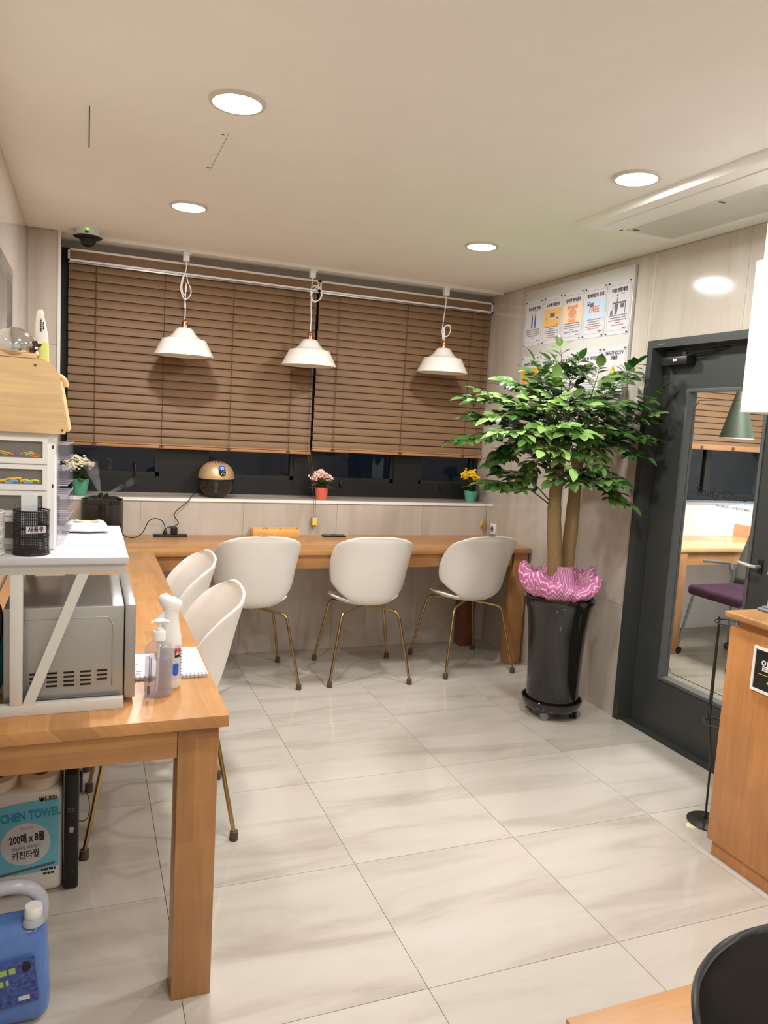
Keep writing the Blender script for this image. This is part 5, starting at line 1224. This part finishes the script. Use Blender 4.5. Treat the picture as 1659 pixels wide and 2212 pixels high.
# ------------------------------------------------------------------ under the side counter
t = thing('paper_towel_pack', 'plastic wrapped pack of kitchen towel rolls with a blue band, under the counter', 'paper towels', (-.17, 2.44, 0))
fy = 2.335; tx0, tx1 = XL+.006, -.052
B('wrap', tx0, tx1, fy, 2.56, .001, .335, pm('white_film', (222, 216, 206), .22, var=.03), t, .022, 4)
for k, (rx, ry) in enumerate(((-.115, fy+.060), (-.235, fy+.060), (-.115, fy+.17), (-.235, fy+.17))):
    LA('roll', [(.020, .33), (.056, .33), (.057, .352), (.053, .360), (.021, .360), (.020, .33)], rx, ry, 0, pm('tissue_cream', (226, 214, 194), .8) if 'tissue_cream' not in MT else MT['tissue_cream'], t, 32)
    LA('roll_core', [(.0205, .331), (.0205, .359), (.0175, .359), (.0175, .331)], rx, ry, 0, pm('card_core', (160, 140, 116), .9) if 'card_core' not in MT else MT['card_core'], t, 20)
M_cy = pm('printed_turquoise', (112, 186, 208), .3, var=.04); M_cy2 = pm('printed_deep_turquoise', (62, 142, 172), .3)
W2 = tx1-tx0-.02; xc = (tx0+tx1)/2
zig = [(-W2/2, -.158), (-W2/2, .062)]+[(-W2/2+W2*i/10, .062+.012*math.sin(i/10*2.6)+.020*i/10) for i in range(1, 11)]+[(W2/2, -.125)]+[(W2/2-W2*i/8, -.125-.033*i/8-.006*math.sin(i*.8)) for i in range(1, 8)]
poly('blue_band', zig, (xc, fy-.0005, .212), (1, 0, 0), (0, 0, 1), M_cy, t)
poly('white_disc', circ(.068, 0, 0, 32, .066), (-.152, fy-.0009, .166), (1, 0, 0), (0, 0, 1), M_paper, t)
poly('brown_stripe', [(-W2/2, 0), (W2/2-.01, .030), (W2/2-.01, .038), (-W2/2, .007)], (xc, fy-.0009, .062), (1, 0, 0), (0, 0, 1), M_greyp, t)
fyt = fy-.0014; FR, FU = (1, 0, .06), (-.06, 0, 1)
text('lettering', 'KITCHEN TOWEL', .036, (-.158, fyt, .254), FR, FU, M_cy2, t, maxw=.20, bold=.0012)
text('lettering', '₩5,000', .020, (-.092, fyt, .302), FR, FU, M_ink, t, maxw=.048, bold=.0003)
text('lettering', '200매 x 8롤', .032, (-.148, fyt, .183), FR, FU, M_ink, t, maxw=.096, bold=.0008)
text('lettering', '매일매일 부담없이', .012, (-.150, fyt, .155), FR, FU, M_inkg, t, maxw=.076)
text('lettering', '키친타월', .028, (-.152, fyt, .131), FR, FU, M_ink, t, maxw=.074, bold=.0004)
text('lettering', '맛나리아', .009, (-.150, fyt, .216), FR, FU, M_inkg, t, maxw=.034)
dashes('small_print', (-.090, fyt, .078), FR, FU, [.04, .03], .007, M_ink, t)
t = thing('black_case', 'tall narrow black plastic case leaning beside the towel pack', 'case', (-.025, 2.40, 0))
B('body', -.048, -.006, fy-.004, 2.50, .001, .372, M_black, t, .008, 3); B('clip', -.005, .004, 2.35, 2.38, .30, .358, pm('dark_plum_plastic', (46, 38, 42), .5), t, .003)
poly('sticker', [(-.006, -.008), (.004, -.010), (.007, .006), (.001, .010), (-.006, .008)], (-.026, fy-.0045, .195), (1, 0, 0), (0, 0, 1), pm('lilac_sticker', (176, 170, 190), .5), t)
dashes('small_print', (-.028, fy-.005, .262), (1, 0, 0), (0, 0, 1), [.022, .02], .004, M_greyp, t)
LA('button', [(0, 0), (.003, 0), (.003, .002), (0, .002)], -.022, fy-.006, .062, M_steel, t, 10)
T('wire', spline([(-.006, 2.36, .300), (.010, 2.355, .298), (.020, 2.352, .285), (.024, 2.35, .250), (.020, 2.35, .220), (.010, 2.352, .207), (-.005, 2.36, .205)], 5), .0013, M_black, t, 5)
# blue liquid jug
jx, jy = -.175, 1.86
t = thing('liquid_jug', 'translucent plastic jug of blue liquid with a white screw cap', 'jug', (jx, jy, 0))
M_jug = pm('translucent_blue_jug', (88, 124, 186), .18, var=.08, scale=(8, 8, 8)); M_jugc = pm('milky_clear_plastic', (176, 178, 190), .2)
bm = BM(); box(bm, jx-.110, jx+.110, jy-.06, jy+.06, .002, .250, .034, 4)
for v in bm.verts:
    if v.co.z > .12: k = (v.co.z-.12)/.105; v.co.x = jx+(v.co.x-jx)*(1-.10*k*k); v.co.y = jy+(v.co.y-jy)*(1-(.25*k*k if v.co.z > .19 else 0))
obj('body', bm, M_jug, t, smooth=True)
bm = BM(); tube(bm, spline([(jx-.075, jy+.01, .235), (jx-.060, jy+.01, .295), (jx-.010, jy+.012, .318), (jx+.055, jy+.014, .312), (jx+.088, jy+.012, .272), (jx+.080, jy+.004, .205)], 6), .017, 14); obj('handle', bm, M_jugc, t, smooth=True)
LA('neck', [(.024, 0), (.022, .012), (.018, .018), (0, .018)], jx+.073, jy-.028, .246, M_jugc, t, 24)
LA('cap', [(0, .026), (.018, .026), (.0195, .023), (.020, .002), (.0185, 0), (0, 0)], jx+.073, jy-.028, .264, M_white, t, 28)
poly('label', rect(.170, .115), (jx-.002, jy-.0612, .118), (1, 0, .10), (-.10, 0, 1), pm('jug_label_blue', (66, 84, 150), .4, var=.5, scale=(20, 20, 28)), t)
dashes('label_print', (jx-.005, jy-.0618, .150), (1, 0, .12), (-.12, 0, 1), [.085, .05], .014, pm('label_lime', (160, 190, 90), .5), t); poly('label_mark', circ(.010, 0, 0, 16, .013), (jx+.060, jy-.0622, .160), (1, 0, 0), (0, 0, 1), M_ink, t)
poly('barcode', rect(.024, .011), (jx+.056, jy-.0620, .082), (1, 0, .10), (-.10, 0, 1), M_paper, t)

# framed mirror on the left wall
t = thing('wall_mirror', 'silver framed dark mirror on the left wall, cut by the picture edge', 'mirror', (XL+.01, 3.0, 1.3))
bm = BM()
for q in clip_rects([(2.55, 3.49, 1.30, 2.00)], (2.58, 3.46, 1.33, 1.97)): box(bm, XL+.0005, XL+.022, q[0], q[1], q[2], q[3])
obj('frame', bm, M_chrome, t); B('glass', XL+.0005, XL+.012, 2.58, 3.46, 1.33, 1.97, pm('dark_mirror_glass', (70, 62, 58), .05, .6), t)

# ------------------------------------------------------------------ right side: cabinets, kiosk, stand
t = thing('wall_cabinet', 'white lacquered wall cabinet at the right edge above the counter', 'cabinet', (2.44, 1.6, 1.59))
B('body', 2.250, XR-.001, 1.10, 2.136, 1.590, 2.136, M_whitecab, t, .001); B('crown_box', 2.262, XR-.001, 1.10, 2.120, 2.1365, 2.306, M_whitecab, t, .001)
B('door', 2.2455, 2.2495, 1.62, 2.135, 1.592, 2.134, M_whitecab, t, .001); B('door', 2.2455, 2.2495, 1.11, 1.616, 1.592, 2.134, M_whitecab, t, .001)
t = thing('wood_cabinet', 'honey wood waste cabinet by the door with a black sign', 'cabinet', (2.36, 1.5, 0))
cx1, cy1 = 2.106, 1.940
B('side_panel', cx1, cx1+.022, 1.08, cy1, .055, .842, W_zd, t, .002); B('body', cx1+.0225, XR-.02, 1.08, cy1-.001, .055, .842, W_zd, t)
B('plinth', cx1+.014, XR-.03, 1.09, cy1-.014, .001, .0545, W_zd, t); B('rail', cx1+.020, XR-.03, 1.09, cy1-.018, .8425, .868, W_zd, t); B('cabinet_top', cx1-.012, XR-.012, 1.07, cy1+.022, .8685, .892, W_x, t, .006, 3)
sg = thing('waste_sign', 'black sign in a white frame on the wood cabinet side', 'sign', (2.10, 1.70, .73))
bm = BM()
for q in clip_rects([(1.60, 1.826, .655, .806)], (1.609, 1.817, .664, .797)): box(bm, cx1-.007, cx1-.0005, q[0], q[1], q[2], q[3])
obj('frame', bm, M_white, sg); B('panel', cx1-.004, cx1-.0006, 1.609, 1.817, .664, .797, pm('sign_black', (34, 30, 28), .4), sg)
text('lettering', '일반쓰레기', .040, (cx1-.0045, 1.713, .745), (0, -1, 0), (0, 0, 1), M_white, sg, maxw=.155, bold=.0008)
B('rule', cx1-.0047, cx1-.004, 1.63, 1.80, .7155, .7175, M_orange, sg); dashes('small_print', (cx1-.0045, 1.713, .695), (0, -1, 0), (0, 0, 1), [.10], .009, M_orange, sg)
t = thing('card_terminal', 'white kiosk on a grey base standing on the wood cabinet', 'kiosk', (2.42, 1.86, .892))
B('base', 2.225, 2.44, 1.74, 1.945, .8925, .904, M_grey, t, .005, 3); B('base_tray', 2.237, 2.43, 1.75, 1.935, .9042, .910, M_silver, t, .003)
B('pedestal', 2.250, 2.31, 1.84, 1.925, .9102, 1.02, M_white, t, .004, 3); B('body', 2.232, 2.335, 1.72, 1.925, 1.0202, 1.20, M_white, t, .006, 3); B('screen', 2.2295, 2.2318, 1.735, 1.912, 1.035, 1.185, M_black, t)
# wire stand
sxx, syy = 2.268, 2.100
t = thing('umbrella_stand', 'black wire stand with two rings on a round base behind the wood cabinet', 'stand', (sxx, syy, 0))
LA('base', [(0, .003), (.078, .003), (.080, .006), (.060, .010), (.024, .016), (.012, .026), (0, .027)], sxx+.012, syy, 0, pm('dark_iron', (62, 58, 52), .35, .6), t, 40)
M_iron = MT['dark_iron']
T('pole', [(sxx-.006, syy, .02), (sxx-.010, syy, .25), (sxx-.040, syy, .42), (sxx-.046, syy, .812)], .0042, M_iron, t, 8)
T('pole', [(sxx+.052, syy, .40), (sxx+.052, syy, .812)], .0032, M_iron, t, 8); T('pole', [(sxx+.004, syy+.05, .40), (sxx+.004, syy+.05, .812)], .0032, M_iron, t, 8)
for zz in (.405, .802):
    bm = BM(); tube(bm, [(sxx+.003+.051*math.cos(a), syy+.051*math.sin(a), zz) for a in [2*PI*i/32 for i in range(33)]], .0028, 6); obj('ring', bm, M_iron, t, smooth=True)
o = poly('yellow_note', [(-.048, -.010), (-.030, .014), (.0, .018), (.036, .004), (.042, -.018), (.010, -.030), (-.03, -.026)], (2.215, 2.105, .0004), (1, 0, 0), (0, 1, 0), pm('pale_yellow_paper', (232, 218, 160), .7)); tag(o, 'pale yellow scrap lying on the floor at the wire stand base', 'paper')
t = thing('paper_stack', 'stack of white paper behind the wood cabinet on the floor', 'paper', (2.48, 2.10, 0))
for k in range(24): B('sheet', 2.405+random.uniform(-.001, .001), 2.57, 2.02, 2.185+random.uniform(-.001, .001), .002+k*.0082, .0088+k*.0082, M_paper, t)
